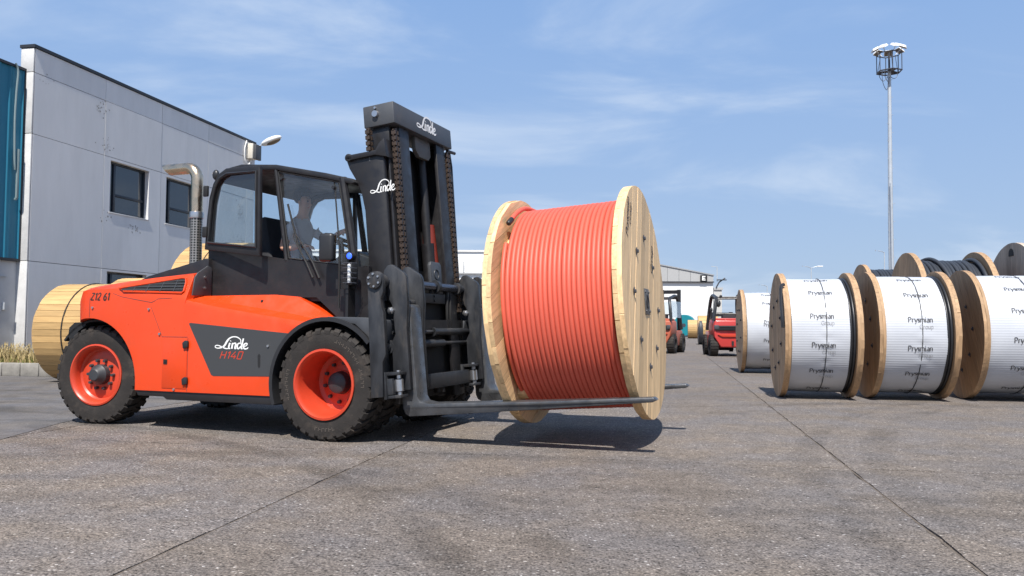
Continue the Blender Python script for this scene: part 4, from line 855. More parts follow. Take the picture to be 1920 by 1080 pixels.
CB = R(90)
def wrap_text(parent, text, x, theta, s, r, Rc, thick, thin, material, name='lettering', fr=None):
    st_, w_ = glyph_strokes(text, thick, thin)
    def fn(a, b, e):
        th = theta + b * s / r; rr = fr(x + a * s, PI - th) + .007 + e
        return (x + a * s, -rr * cos(th), Rc + rr * sin(th))
    strokes_mesh(st_, fn, name, material, parent)
def wrapped_reel(label, u, v0, W, Rr, wr, seed, wood='old_pine', tail=False, cable_side=True, crumple=False, rows=(-68, -38, -10.5, 16, 43, 69), tx=None, slip=0):
    rng = random.Random(seed)
    g = empty('wrapped_cable_reel', yard(u, v0 + W / 2), YROT); tag(g, label, 'cable reel', 'white wrapped cable reels standing in the yard')
    ft = .09; xi = W / 2 - ft
    make_flange(g, -xi, -1, Rr, ft, R(rng.uniform(-60, 60)), wood, wood, 10, seed=seed, plate=False)
    make_flange(g, xi, 1, Rr, ft, R(rng.uniform(-60, 60)), wood, wood, 10, seed=seed + 50, plate=False)
    x0, x1 = -xi + .02, xi - (.085 if cable_side else .03)
    wm = MB(); NR, NXs = 150 * 4, 14 if not crumple else 16
    ph = [rng.uniform(0, 6) for _ in range(6)]
    def fr(x, q):
        r = wr + .005 * sin(3 * q + ph[0] + x * 2) + .003 * sin(9 * q + 5 * x + ph[1]); mid = abs(x - .05)
        r -= .006 * math.exp(-(mid / .05) ** 2) * (1 + .8 * sin(31 * q + ph[2])); r += .004 * sin(17 * q + 3 * sin(4 * x + ph[3])) * sin(5 * q + ph[4]) * math.exp(-((x - .1) / .2) ** 2)
        if crumple: r += .012 * sin(23 * q + 9 * sin(x * 6)) * math.exp(-((x - .18) / .22) ** 2) * max(0, cos(q - R(190)))
        return r
    for i in range(NR):
        q = 2 * PI * i / NR
        for j in range(NXs + 1):
            x = x0 + (x1 - x0) * j / NXs; r = (0, .0010, 0, -.0010)[i % 4] + fr(x, q)
            wm.v.append((x, r * cos(q), Rr + r * sin(q)))
    for i in range(NR):
        for j in range(NXs): a = i * (NXs + 1) + j; b = ((i + 1) % NR) * (NXs + 1) + j; wm.f.append((a, a + 1, b + 1, b))
    wrp = wm.build('wrap', 'wrap_film', g, smooth=60)
    MB().tube([(.05 + .015 * sin(2 * PI * i / 48), (wr + .001) * cos(2 * PI * i / 48), Rr + (wr + .001) * sin(2 * PI * i / 48)) for i in range(48)], .0065, 6, closed=True).build('strap', 'grey_print', g)
    km = MB().lathe([(.5, -xi), (wr - .04, -xi), (wr - .04, xi), (.5, xi)], (0, 0, Rr), 'x', 48, closed=True)
    xx = x1 + .012 if cable_side else xi
    while xx < xi - .01:
        km.tube([(xx, (wr - .012) * cos(2 * PI * i / 56), Rr + (wr - .012) * sin(2 * PI * i / 56)) for i in range(56)], .024, 8, closed=True); xx += .049
    km.build('cable', 'black_cable', g, smooth=60)
    if tail:
        q0 = R(140); P = [(-W / 2 - .03, Rr * .99 * cos(q0), Rr + Rr * .99 * sin(q0)), (-W / 2 - .034, -.83, Rr + .50), (-W / 2 - .034, -.93, Rr + .28), (-W / 2 - .03, -.955, Rr + .12)]
        MB().tube(catmull([(-W / 2 + .03, -.70, Rr + .80), (-W / 2 - .02, -.735, Rr + .76)] + P[1:], 6), .026, 8).build('cable_end', 'black_cable', g)
    cx = tx if tx is not None else -.22
    for k, dg in enumerate(rows):
        th = R(dg + rng.uniform(-1, 1) + slip); o = rng.uniform(-.01, .01)
        wrap_text(wrp, 'Prysmian', cx + o, th, .0545, wr, Rr, .24, .085, 'wrap_print', 'lettering', fr)
        if -45 < dg < 30: wrap_text(wrp, 'Group', cx + .155 + o, th - .098 / wr, .044, wr, Rr, .17, .09, 'pale_print', 'small_lettering', fr)
    return g

def lagged_reel(label, u, v0, W, Rr, seed, z=0.0, n=None, strap=True, name='lagged_cable_reel', group='wooden lagged cable reels by the grey building', rotz=YROT, loc=None):
    rng = random.Random(seed)
    g = empty(name, loc if loc is not None else yard(u, v0 + W / 2, z), rotz); tag(g, label, 'cable reel', group)
    n = n or int(2 * PI * Rr / .125); rp = 2 * PI * Rr / n; r0 = Rr - .03
    for sg in (-1, 1):
        a, b = sorted((sg * (W / 2 - .012), sg * (W / 2 - .10)))
        MB().lathe([(.05, a), (r0, a), (r0, b), (.05, b)], (0, 0, Rr), 'x', 48, closed=True).build('flange', 'old_pine', g)
    hw = PI / n * r0 * .955; variants = []
    for k in range(4):
        e = .004 * k
        variants.append(MB().prism([(-hw, 0), (hw, 0), (hw * 1.02, .026 + e * .6), (-hw * 1.02, .026 + e * .3)], -W / 2 + .004 * rng.random(), W / 2 - .01 * rng.random(), 'yz'))
    meshes = []
    for k, vmb in enumerate(variants):
        o = vmb.build('batten', 'batten_wood', g, smooth=0, loc=(0, 0, Rr)); meshes.append(o.data); q = 2 * PI * k / n
        o.rotation_euler = (q, 0, 0); o.location = (0, -sin(q) * r0, Rr + cos(q) * r0)
    for k in range(4, n):
        q = 2 * PI * k / n; o = link('batten', meshes[rng.randrange(4)], g, (rng.uniform(-.004, .004), -sin(q) * r0, Rr + cos(q) * r0), (q, 0, 0))
    if strap:
        MB().tube([(.02, (Rr + .008) * cos(2 * PI * i / 60), Rr + (Rr + .008) * sin(2 * PI * i / 60)) for i in range(60)], .013, 6, closed=True).build('strap', 'matt_black', g)
    return g

def open_reel(label, u, v0, W, Rr, r_c, seed, wood, cable, cr_, group='big bare cable reels behind the white wrapped reels', cross=False, hole=False):
    rng = random.Random(seed)
    g = empty('open_cable_reel', yard(u, v0 + W / 2), YROT); tag(g, label, 'cable reel', group)
    ft = .10; xi = W / 2 - ft
    f1 = make_flange(g, -xi, -1, Rr, ft, R(4), wood, wood, 13, seed=seed, plate=False, bolts=False)
    make_flange(g, xi, 1, Rr, ft, R(30), wood, wood, 13, seed=seed + 3, plate=False, bolts=False)
    if cable:
        t = int((2 * xi - .1) / (cr_ * 2.02))
        helix(r_c - cr_, -xi + cr_, xi - .1 - cr_, t, cr_, Rr, per=48, n=8, jit=.01, rng=rng).build('cable', cable, g, smooth=60)
        MB().lathe([(.4, -xi), (r_c - cr_ * 1.4, -xi), (r_c - cr_ * 1.4, xi), (.4, xi)], (0, 0, Rr), 'x', 48, closed=True).build('inner_windings', cable, g)
        if cross:
            P = [(-.30 + .32 * i / 24, (r_c + cr_ * .75) * cos(R(75 + i * 5)), Rr + (r_c + cr_ * .75) * sin(R(75 + i * 5))) for i in range(25)]
            MB().tube(P, cr_, 8).build('crossing_turn', cable, g, smooth=60)
            MB().tube([(xi - .05, (r_c + .01) * cos(R(60 + i * 4)), Rr + (r_c + .01) * sin(R(60 + i * 4))) for i in range(40)], cr_, 8).build('cable_end', cable, g, smooth=60)
    if hole:
        MB().prism(arc(.0, Rr - .22, .11, 0, 180, 12) + [(-.11, Rr - .26), (.11, Rr - .26)], -ft - .012, -ft - .001, 'yz').build('hole_shade', 'matt_black', f1, rot=(-R(4), 0, 0))  # solid black shape painting the shade inside the hole
    return g

wrapped_reel('white wrapped reel with a black cable end hanging over its left flange', 13.9, 1.80, 1.14, 1.02, .925, 11, tail=True, tx=-.17)
wrapped_reel('white wrapped reel between the hanging cable end reel and the one the picture edge cuts', 14.05, 3.20, 1.15, 1.03, .945, 12, tx=-.15, slip=-3)
wrapped_reel('white wrapped reel cut off by the right edge of the picture', 14.25, 4.72, 1.40, 1.045, .95, 13, tx=-.25, slip=4)
wrapped_reel('crumpled white wrapped reel farther back, beside the red forklift', 20.9, 1.80, 1.32, 1.04, .955, 14, crumple=True, cable_side=False, rows=(-72, -48, -15, 6, 12, 42, 66), tx=-.16)
open_reel('big bare reel with a loose turn crossing its dark grey cable', 17.4, 4.76, 1.35, 1.33, 1.17, 21, 'old_pine', 'dark_cable', .038, cross=True)
open_reel('bare reel of dark cable showing only a sliver behind two white wrapped reels', 22.4, 5.02, 1.6, 1.40, 1.27, 22, 'old_pine', 'dark_cable', .04)
open_reel('large weathered grey reel with a hole near the top of its flange', 17.2, 6.66, 1.5, 1.41, 1.1, 23, 'grey_wood', None, .04, hole=True)
lagged_reel('lagged wooden reel with a black strap standing by the kerb behind the big forklift', 14.1, -11.85, 1.25, .965, 31)
lagged_reel('lagged wooden reel whose top just shows above the orange bonnet, under the lower window', 16.25, -12.15, 1.25, 1.09, 32)
lagged_reel('tallest lagged wooden reel, seen behind the exhaust pipe', 19.2, -12.12, 1.5, 1.635, 33)

# ------------------------------------------------------------------ the driver
dv = empty('person'); dv.matrix_world = TM @ Matrix.Translation((-1.2, 0, 1.80))
tag(dv, 'man in a grey T-shirt sitting in the forklift cab with one hand on the wheel', 'person')
J = []; E = []; RD = []
def jv(p, r, par=None):
    J.append(p); RD.append(r); i = len(J) - 1
    if par is not None: E.append((par, i))
    return i
pv = jv((-.02, 0, .06), (.155, .13)); sp1 = jv((-.03, 0, .22), (.15, .115), pv); sp2 = jv((-.03, 0, .40), (.175, .12), sp1); sp3 = jv((-.02, 0, .53), (.15, .10), sp2)
nk = jv((.0, 0, .635), (.058, .058), sp3); h1 = jv((.03, 0, .735), (.068, .068), nk); h2 = jv((.035, 0, .82), (.085, .085), h1); h3 = jv((.025, 0, .89), (.065, .065), h2)
def hand(par, c, fwd, side, up_):
    f, s, u = Vector(fwd).normalized(), Vector(side).normalized(), Vector(up_).normalized(); c = Vector(c)
    pm = jv(tuple(c + f * .045), (.036, .022), par)
    for k, (off, ln) in enumerate(((-.032, .072), (-.011, .082), (.011, .078), (.031, .062))):
        a = jv(tuple(c + f * .085 + s * off), (.0115, .0115), pm); b = jv(tuple(c + f * (.085 + ln * .55) + s * off * 1.15 - u * .012), (.0095, .0095), a)
        jv(tuple(c + f * (.085 + ln * .85) + s * off * 1.15 - u * .045), (.008, .008), b)
    t = jv(tuple(c + f * .05 - s * .045 - u * .01), (.0125, .0125), pm); jv(tuple(c + f * .095 - s * .062 - u * .02), (.010, .010), t)
# near (right) arm: elbow bent at the side, forearm forward; far arm reaches the wheel
sr = jv((-.02, -.175, .515), (.075, .07), sp3); ur = jv((-.05, -.235, .36), (.055, .055), sr); er = jv((-.07, -.27, .23), (.046, .046), ur); fr2 = jv((.07, -.28, .24), (.042, .042), er); wr_ = jv((.19, -.27, .26), (.029, .029), fr2)
hand(wr_, (.20, -.268, .262), (1, .1, -.05), (0, 1, 0), (0, 0, 1))
slj = jv((-.02, .175, .515), (.075, .07), sp3); ul = jv((.08, .235, .43), (.055, .055), slj); el = jv((.20, .25, .36), (.045, .045), ul); fl_ = jv((.33, .2, .41), (.04, .04), el); wl2 = jv((.44, .15, .455), (.029, .029), fl_)
hand(wl2, (.45, .145, .458), (1, -.25, .12), (.2, .2, .9), (0, 1, 0))
for s in (-1, 1):
    hp = jv((.06, s * .10, .03), (.095, .095), pv); kn = jv((.46, s * .13, .06), (.065, .065), hp); an = jv((.50, s * .13, -.22), (.048, .048), kn); jv((.60, s * .13, -.26), (.04, .035), an)
me = bpy.data.meshes.new('body'); me.from_pydata(J, E, []); bod = link('body', me, dv)
sk = bod.modifiers.new('skin', 'SKIN'); sb = bod.modifiers.new('sub', 'SUBSURF'); sb.levels = 2; sb.render_levels = 2
me.skin_vertices if False else None
bpy.context.view_layer.objects.active = bod
for i, q in enumerate(RD): bod.data.skin_vertices[0].data[i].radius = q
bod.data.skin_vertices[0].data[pv].use_root = True
bake_mods(bod)
for nm in ('skin', 'shirt_cloth', 'trouser_cloth'): bod.data.materials.append(M[nm])
if len(bod.data.materials) > 3: bod.data.materials.pop(index=0)
for p in bod.data.polygons:
    x, y, z = p.center
    arm = abs(y) > .19
    if z > .60 and abs(y) < .16: p.material_index = 0
    elif arm and ((y < 0 and z < .335) or (y > 0 and x > .12)) and x > -.2 and z > .16: p.material_index = 0
    elif x > .38 and z > .3: p.material_index = 0
    elif z < .115 or (x > .2 and z < .2): p.material_index = 2
    else: p.material_index = 1
hm = MB().ico((.005, 0, .885), .122, 8, (1.0, .92, .92)); hm.v = [(min(v[0], .105 if v[2] > .925 else .02), v[1], max(v[2], .80)) for v in hm.v]
hm.build('hair', 'hair', dv, smooth=60)
MB().prism([(.105, .80), (.135, .775), (.105, .765)], -.013, .013).build('nose', 'skin', dv, bevel=.004)
for s in (-1, 1):
    MB().ico((.098, s * .032, .815), .011, 4).build('eye', 'hair', dv); MB().ico((.02, s * .088, .795), .026, 5, (.7, .4, 1.1)).build('ear', 'skin', dv)
MB().box(.088, .103, -.022, .022, .738, .744).build('mouth', 'red_print', dv)
# ------------------------------------------------------------------ ground
gd = MB().add([(-2500, -600, 0), (2500, -600, 0), (2500, 3000, 0), (-2500, 3000, 0)], [(0, 1, 2, 3)]).build('ground', 'aggregate_concrete', loc=(0, 0, -.012), smooth=0); tag(gd, kind='structure', label='grey exposed aggregate concrete yard reaching to the far halls')
rng = random.Random(17)
vs_ = [-10.5, -6.5, -2.5, 1.46, 5.46, 9.46, 13.46]; us_ = [1.0, 6.98, 12.9, 18.9, 24.9, 30.9]
yd = empty('yard_slabs', (0, 0, 0), YROT); tag(yd, 'large concrete slabs with open joints under the forklift', kind='structure')
for i in range(len(vs_) - 1):
    for j in range(len(us_) - 1):
        g = .0058; x0, x1, y0, y1 = vs_[i] + g, vs_[i + 1] - g, us_[j] + g * .55, us_[j + 1] - g * .55
        if x1 < -7 and y0 > 12: continue
        P = []; n = 70
        near = j < 2
        for (ax, ay), (bx, by) in (((x0, y0), (x1, y0)), ((x1, y0), (x1, y1)), ((x1, y1), (x0, y1)), ((x0, y1), (x0, y0))):
            nx, ny = (by - ay), -(bx - ax); L = math.hypot(nx, ny); nx /= L; ny /= L; acc = 0
            for k in range(n):
                q = k / n; acc = acc * .6 + rng.gauss(0, .0062); jj = -abs(acc) if k else 0
                P.append((ax + (bx - ax) * q + nx * jj, ay + (by - ay) * q + ny * jj))
        MB().prism(P, -.011, 0, 'xy').build('slab', 'aggregate_concrete', yd, smooth=0)
        # soil and grit fill in the joints
        MB().add([(x1 - .002, y0, -.0035), (x1 + 2 * g + .002, y0, -.0035), (x1 + 2 * g + .002, y1, -.0035), (x1 - .002, y1, -.0035)], [(0, 1, 2, 3)]).build('joint_filler', 'joint_fill', yd, smooth=0)
        MB().add([(x0, y1 - .002, -.0065), (x1, y1 - .002, -.0065), (x1, y1 + 2 * g + .002, -.0065), (x0, y1 + 2 * g + .002, -.0065)], [(0, 1, 2, 3)]).build('joint_filler', 'joint_fill', yd, smooth=0)
AE = [(-4.2, 3.0), (-4.75, 6.0), (-5.04, 7.91), (-5.2, 9.3), (-5.05, 10.6), (-4.6, 12.5), (-3.5, 15), (-2.5, 18), (-1.0, 24), (-60, 60), (-80, 3)]
asp = MB().add([(x, y, .004) for x, y in AE], [tuple(range(len(AE)))]).build('asphalt_road', 'smooth_asphalt', smooth=0); tag(asp, 'smooth dark asphalt strip by the kerb', kind='structure')
# kerbed verge in front of the building
vg = MB().prism([(-60, 14.98), (-12.78, 14.98), (-12.78, 60), (-60, 60)], .0, .27, 'xy').build('verge', 'verge_soil', loc=(0, 0, 0), rot=(0, 0, YROT), smooth=0); tag(vg, 'raised soil verge along the grey building', kind='structure')
kb = empty('kerb', (0, 0, 0), YROT); tag(kb, 'worn stone kerb edging the verge', kind='structure')
x = -26.0
while x < -12.7:
    w = rng.uniform(.42, .5); MB().box(x, min(x + w - .012, -12.62), 14.80, 14.975, 0, .275 + rng.uniform(-.012, .012)).build('kerb_stone', 'kerb_stone', kb, bevel=.02); x += w
y = 15.0
while y < 30:
    w = .48; MB().box(-12.775, -12.62, y, y + w - .012, 0, .275 + rng.uniform(-.012, .012)).build('kerb_stone', 'kerb_stone', kb, bevel=.02); y += w
for nm, m_, n_, hmax in (('dry_grass', 'dry_grass', 2600, .38), ('green_grass', 'green_grass', 1300, .20)):
    gm = MB()
    cl_ = [(rng.uniform(-17.5, -12.95), rng.uniform(15.08, 16.25)) for _ in range(70)]
    for i in range(n_):
        cx_, cy_ = rng.choice(cl_); x = cx_ + rng.gauss(0, .22); y = cy_ + rng.gauss(0, .22)
        if x > -12.9 or y < 15.02 or (y > 16.3 and x < -14.8) or (y > 17.6): continue
        h = hmax * rng.uniform(.35, 1); q = rng.uniform(0, 6.28); w = .008; dx, dy = cos(q) * w, sin(q) * w; lx, ly = rng.gauss(0, .3) * h, rng.gauss(0, .3) * h
        gm.add([(x - dx, y - dy, .26), (x + dx, y + dy, .26), (x + lx * .4 + dx, y + ly * .4 + dy, .26 + h * .6), (x + lx * .4 - dx, y + ly * .4 - dy, .26 + h * .6), (x + lx, y + ly, .26 + h)], [(0, 1, 2, 3), (3, 2, 4)])
        if nm == 'dry_grass' and rng.random() < .5:
            gm.add([(x + lx - .012, y + ly, .26 + h), (x + lx + .012, y + ly, .26 + h), (x + lx * 1.2, y + ly * 1.2, .26 + h * 1.22), (x + lx, y + ly + .012, .26 + h * .98)], [(0, 1, 2), (0, 2, 3)])
    o = gm.build(nm, m_, rot=(0, 0, YROT), smooth=0); tag(o, 'dry straw coloured grass on the verge' if nm == 'dry_grass' else 'low green grass on the verge', 'grass', kind='stuff')

# ------------------------------------------------------------------ the grey panel building (yard frame: x = v, y = u)
FV = -14.9
bd = empty('panel_building', (0, 0, 0), YROT); tag(bd, 'grey concrete panel building with dark windows and a black roof edge', 'building')
zr = [.0, 2.62, 5.68, 7.17, 7.76]; ur = [16.36, 18.83, 21.29, 23.77, 26.25, 26.78]
WIN = [(19.09, 20.74, 4.18, 5.60), (21.56, 23.21, 4.18, 5.60), (19.06, 20.74, 1.16, 2.555), (21.56, 23.21, 1.16, 2.555)]
def facade_panel(y0, y1, z0, z1, holes):
    ys = sorted({y0, y1} | {h for w in holes for h in w[:2]}); zs = sorted({z0, z1} | {h for w in holes for h in w[2:]})
    bm = bmesh.new(); vv = {}
    def V_(y, z):
        if (y, z) not in vv: vv[(y, z)] = bm.verts.new((0, y, z))
        return vv[(y, z)]
    for a, b in zip(ys, ys[1:]):
        for c, d_ in zip(zs, zs[1:]):
            if any(w[0] <= a and b <= w[1] and w[2] <= c and d_ <= w[3] for w in holes): continue
            bm.faces.new((V_(a, c), V_(b, c), V_(b, d_), V_(a, d_)))
    r = bmesh.ops.extrude_face_region(bm, geom=list(bm.faces)); vs = [e for e in r['geom'] if isinstance(e, bmesh.types.BMVert)]
    bmesh.ops.translate(bm, verts=vs, vec=(-.24, 0, 0)); bmesh.ops.recalc_face_normals(bm, faces=bm.faces)
    me = bpy.data.meshes.new('panel'); bm.to_mesh(me); bm.free(); me.materials.append(M['facade_paint'])
    return link('wall_panel', me, bd, (FV, 0, 0))
for i in range(5):
    for j in range(4):
        y0, y1, z0, z1 = ur[i] + .007, ur[i + 1] - .007, zr[j] + .007, zr[j + 1] - .007
        hs_ = [(max(w[0], y0), min(w[1], y1), max(w[2], z0), min(w[3], z1)) for w in WIN if w[0] < y1 and w[1] > y0 and w[2] < z1 and w[3] > z0]
        p = facade_panel(y0, y1, z0, z1, hs_); p.location.x += rng.uniform(-.004, .004)
MB().box(FV - 12, FV - .26, 16.40, 26.76, 0, 6.6).build('core_wall', 'joint_dark', bd)
for z0, z1 in zip(zr, zr[1:]): MB().box(FV - .36, FV - .003, 16.31, 16.352, z0 + .006, z1 - .006).build('end_pier', 'facade_light', bd, bevel=.012)
MB().box(FV - .38, FV + .035, 16.29, 26.82, 7.765, 7.84).build('roof_edge', 'coping_metal', bd)
MB().box(FV - .25, FV - .01, 26.785, 26.80, 0, 7.76).build('end_trim', 'facade_light', bd)
for y0, y1, z0, z1 in WIN:
    wf = MB(); t = .055; xo, xb = FV - .13, FV - .20
    wf.box(xb, xo, y0, y0 + t, z0, z1).box(xb, xo, y1 - t, y1, z0, z1).box(xb, xo, y0 + t, y1 - t, z1 - t, z1).box(xb, xo, y0 + t, y1 - t, z0, z0 + t)
    ym, zm = y0 + .30, z0 + (z1 - z0) * .34
    wf.box(xb, xo - .004, ym, ym + .09, z0 + t, z1 - t).box(xb, xo - .006, ym + .09, y1 - t, zm, zm + .07)
    w_ = wf.build('window', 'window_frame', bd, bevel=.004)
    for a, b, c, d_ in ((y0 + t, ym, z0 + t, z1 - t), (ym + .09, y1 - t, zm + .07, z1 - t), (ym + .09, y1 - t, z0 + t, zm)):
        MB().box(xb + .02, xb + .03, a, b, c, d_).build('pane', 'window_glass', w_, smooth=0)
    MB().box(FV - .13, FV + .02, y0 - .03, y1 + .03, z0 - .035, z0 - .002).build('sill', 'facade_light', w_, bevel=.004)
# patches where the render has come away
for (y, z, n_) in ((18.7, 6.95, 26), (18.85, 5.95, 20), (16.6, 7.12, 10), (25.8, 3.9, 60), (25.9, 5.0, 46), (20.1, 3.85, 22), (18.95, 4.0, 10), (26.4, 6.9, 10)):
    sm = MB()
    for k in range(n_):
        a, b = y + rng.gauss(0, .16), z + rng.gauss(0, .22 if n_ > 30 else .12); r = rng.uniform(.008, .032); pts = [(a + r * rng.uniform(.5, 1.3) * cos(t * 1.05), b + r * rng.uniform(.5, 1.3) * sin(t * 1.05)) for t in range(6)]
        if any(w[0] - .05 < a < w[1] + .05 and w[2] - .05 < b < w[3] + .05 for w in WIN) or a < 16.42 or a > 26.7: continue
        sm.add([(FV + .0052 + k * .00005, p[0], p[1]) for p in pts], [tuple(range(6))])
    sm.build('spalled_patch', 'plaster_scar', bd, smooth=0)['kind'] = 'stuff'

# teal clad hall next to it
tb = empty('teal_hall', (0, 0, 0), YROT); tag(tb, 'teal sheet clad hall on a grey base wall, left of the panel building', 'building')
TV = FV - .22; y = 16.33
while y > 6:
    MB().prism([(TV, y), (TV, y - .05), (TV - .03, y - .08), (TV - .03, y - .30), (TV, y - .33), (TV, y - .395), (TV - .1, y - .395), (TV - .1, y)], 2.66, 7.19, 'xy').build('cladding_sheet', 'teal_sheet', tb, smooth=0); y -= .4
MB().box(TV - .2, TV + .03, 6, 16.335, 7.19, 7.25).box(TV - .1, TV + .035, 16.29, 16.35, 2.6, 7.25).box(TV - .1, TV + .03, 6, 16.335, 2.60, 2.66).build('trim', 'coping_metal', tb)
MB().box(TV - .3, TV - .06, 6, 16.33, 0, 2.60).build('base_wall', 'lower_wall', tb)
MB().box(TV - 14, TV - .32, 6, 16.0, 0, 7.15).build('core_wall', 'joint_dark', tb)
MB().box(TV - .06, TV + .01, 15.92, 16.0, 1.45, 1.62).box(TV - .06, TV - .02, 14.5, 16.0, 2.22, 2.235).build('wall_fitting', 'galvanised', tb)
ca = MB().tube(catmull([(TV + .06, 15.95, 7.27), (TV + .07, 16.02, 7.1), (TV + .06, 16.0, 6.6), (TV + .06, 15.98, 5.9), (TV + .07, 16.0, 5.0), (TV + .06, 16.04, 4.75)], 6), .022, 8).tube([(TV + .07, 16.10, 5.25), (TV + .07, 16.10, 4.1), (TV + .03, 16.10, 4.05)], .032, 8).build('conduit', 'conduit_paint', rot=(0, 0, YROT))
tag(ca, 'pale conduit hanging down the teal cladding from the roof edge', 'conduit')
# lamp and cabinet on the far corner of the facade
cbx = MB().box(FV + .01, FV + .26, 26.15, 26.55, 7.12, 7.66).build('cabinet', 'cream_plastic', rot=(0, 0, YROT), bevel=.01); tag(cbx, 'cream electrical cabinet on the far corner of the panel building', 'cabinet')
MB().box(FV + .265, FV + .36, 26.2, 26.6, 7.10, 7.64).build('cabinet_door', 'grey_paint', cbx, bevel=.01)
MB().tube(catmull([(FV + .05, 26.1, 7.75), (FV + .06, 25.95, 7.4), (FV + .06, 26.0, 7.0), (FV + .08, 26.2, 6.9), (FV + .1, 26.35, 7.1)], 6), .022, 6).build('cable', 'lamp_white', cbx)
lp0 = empty('wall_lamp', tuple(Matrix.Rotation(YROT, 3, 'Z') @ Vector((FV + .03, 26.7, 7.62))), YROT); tag(lp0, 'white oval street lamp head reaching out from the roof corner', 'lamp')
MB().tube([(0, 0, .0), (.12, .02, .05), (.33, .05, .12)], .022, 8).build('arm', 'galvanised', lp0)
lm = Matrix.Translation((.62, .08, .26)) @ Matrix.Rotation(-R(20), 4, 'Y')
MB().ico((0, 0, 0), .42, 10, (1, .45, .30)).xform(lm).build('lamp_housing', 'lamp_white', lp0, smooth=60)
MB().ico((.06, -.01, -.07), .30, 8, (1, .48, .3)).xform(lm).build('lamp_glass', 'lamp_glass', lp0, smooth=60)

# ------------------------------------------------------------------ floodlight mast
fx, fy_ = 28.65, 60.0
fm = empty('floodlight_mast', (fx, fy_, 0), R(12)); tag(fm, 'tall slim floodlight mast with a platform of lamps', 'floodlight mast')
MB().tube([(0, 0, 0), (0, 0, 9), (.10, 0, 20.7)], [.21, .18, .12], 14).build('pole', 'galvanised', fm)
MB().box(-.19, -.13, -.3, -.22, 0, 12).build('cable_trunk', 'galvanised', fm)
rm = MB()
for i in range(26): z = 3 + i * .68; a = .2 - .1 * i / 26; s = 1 if i % 2 else -1; rm.tube([(s * a + .004 * z, -.05, z), (s * (a + .13) + .004 * z, -.05, z), (s * (a + .13) + .004 * z, -.05, z + .06)], .014, 5)
rm.build('climbing_rungs', 'galvanised', fm)
hx = lambda r, z: [(.1 + r * cos(R(60 * i + 8)), r * sin(R(60 * i + 8)), z) for i in range(6)]
cg = MB().tube(hx(.90, 20.62), .055, 6, closed=True).tube(hx(.90, 22.0), .04, 6, closed=True)
for a, b in zip(hx(.90, 20.62), hx(.90, 22.0)): cg.tube([a, b], .032, 6)
for a, b in zip(hx(.2, 20.62)[::2], hx(.9, 20.62)[::2]): cg.tube([a, b], .04, 6)
for k in range(0, 6, 2): cg.tube([hx(.85, 20.65)[k], hx(.6, 22.0)[k]], .018, 5)
cg.tube([(.1, 0, 20.6), (.1, 0, 22.1)], .07, 8).build('platform_cage', 'dark_steel', fm)
for k in range(3):
    a = R(120 * k + 20); MB().box(.12, .82, -.26, .26, 20.64, 20.67, Matrix.Translation((.1, 0, 0)) @ Matrix.Rotation(a, 4, 'Z')).build('grating', 'dark_steel', fm)
for k in range(7):
    a = R(51 * k + 5); m_ = Matrix.Translation((.1, 0, 22.25)) @ Matrix.Rotation(a, 4, 'Z') @ Matrix.Translation((1.0, 0, .18)) @ Matrix.Rotation(R(28), 4, 'Y')
    fl_o = MB().prism([(-.32, -.30), (.32, -.30), (.28, .30), (-.28, .30)], -.10, .06, 'xy')
    for i, v in enumerate(fl_o.v):
        if v[2] > 0: fl_o.v[i] = (v[0] * .7, v[1] * .7, v[2])
    h_ = fl_o.xform(m_).build('floodlight', 'lamp_white', fm, bevel=.015)
    MB().box(-.27, .27, -.25, .25, -.112, -.102, m_).build('lamp_glass', 'lamp_glass', h_)
    MB().tube([(.1 + .6 * cos(a), .6 * sin(a), 22.0), (.1 + 1.0 * cos(a), 1.0 * sin(a), 22.35)], .03, 6).build('bracket', 'lamp_white', h_)
km = MB()
for dx, dy, dp in ((-.75, -.3, 1.5), (-.7, .1, .7), (.65, -.2, .55), (-.6, -.4, .9)):
    km.tube(catmull([(dx, dy, 20.6), (dx * .95, dy, 20.6 - dp * .6), (dx * .5, dy, 20.6 - dp), (.0, dy * .3, 20.6 - dp * .45)], 6), .022, 5)
km.build('looped_cables', 'dark_steel', fm)

def street_lamp(label, px, topy, Y, arms, h_off=0):
    X = (px - 960) / 1493 * Y; H_ = 1.16 + (611 - topy) / 1493 * Y
    g = empty('street_lamp', (X, Y, 0)); tag(g, label, 'street lamp', 'distant street lamps')
    MB().tube([(0, 0, 0), (0, 0, H_)], [.11, .06], 8).build('pole', 'galvanised', g)
    for s in arms:
        MB().tube([(0, 0, H_ - .05), (s * .5, -.2, H_ + .12), (s * 1.0, -.3, H_ + .16)], .045, 6).build('arm', 'galvanised', g)
        MB().box(s * 1.0 - .3, s * 1.0 + .4 * s + .1, -.45, -.15, H_ + .1, H_ + .26).build('lamp_head', 'lamp_white', g, bevel=.05)
street_lamp('twin armed street lamp above the reel with the hanging cable end', 1522, 501, 110, (-1, 1))
street_lamp('short street lamp showing above the crumpled white reel', 1439, 536, 120, (-1,))
street_lamp('street lamp half hidden by the foot of the floodlight mast', 1660, 471, 105, (-1,))

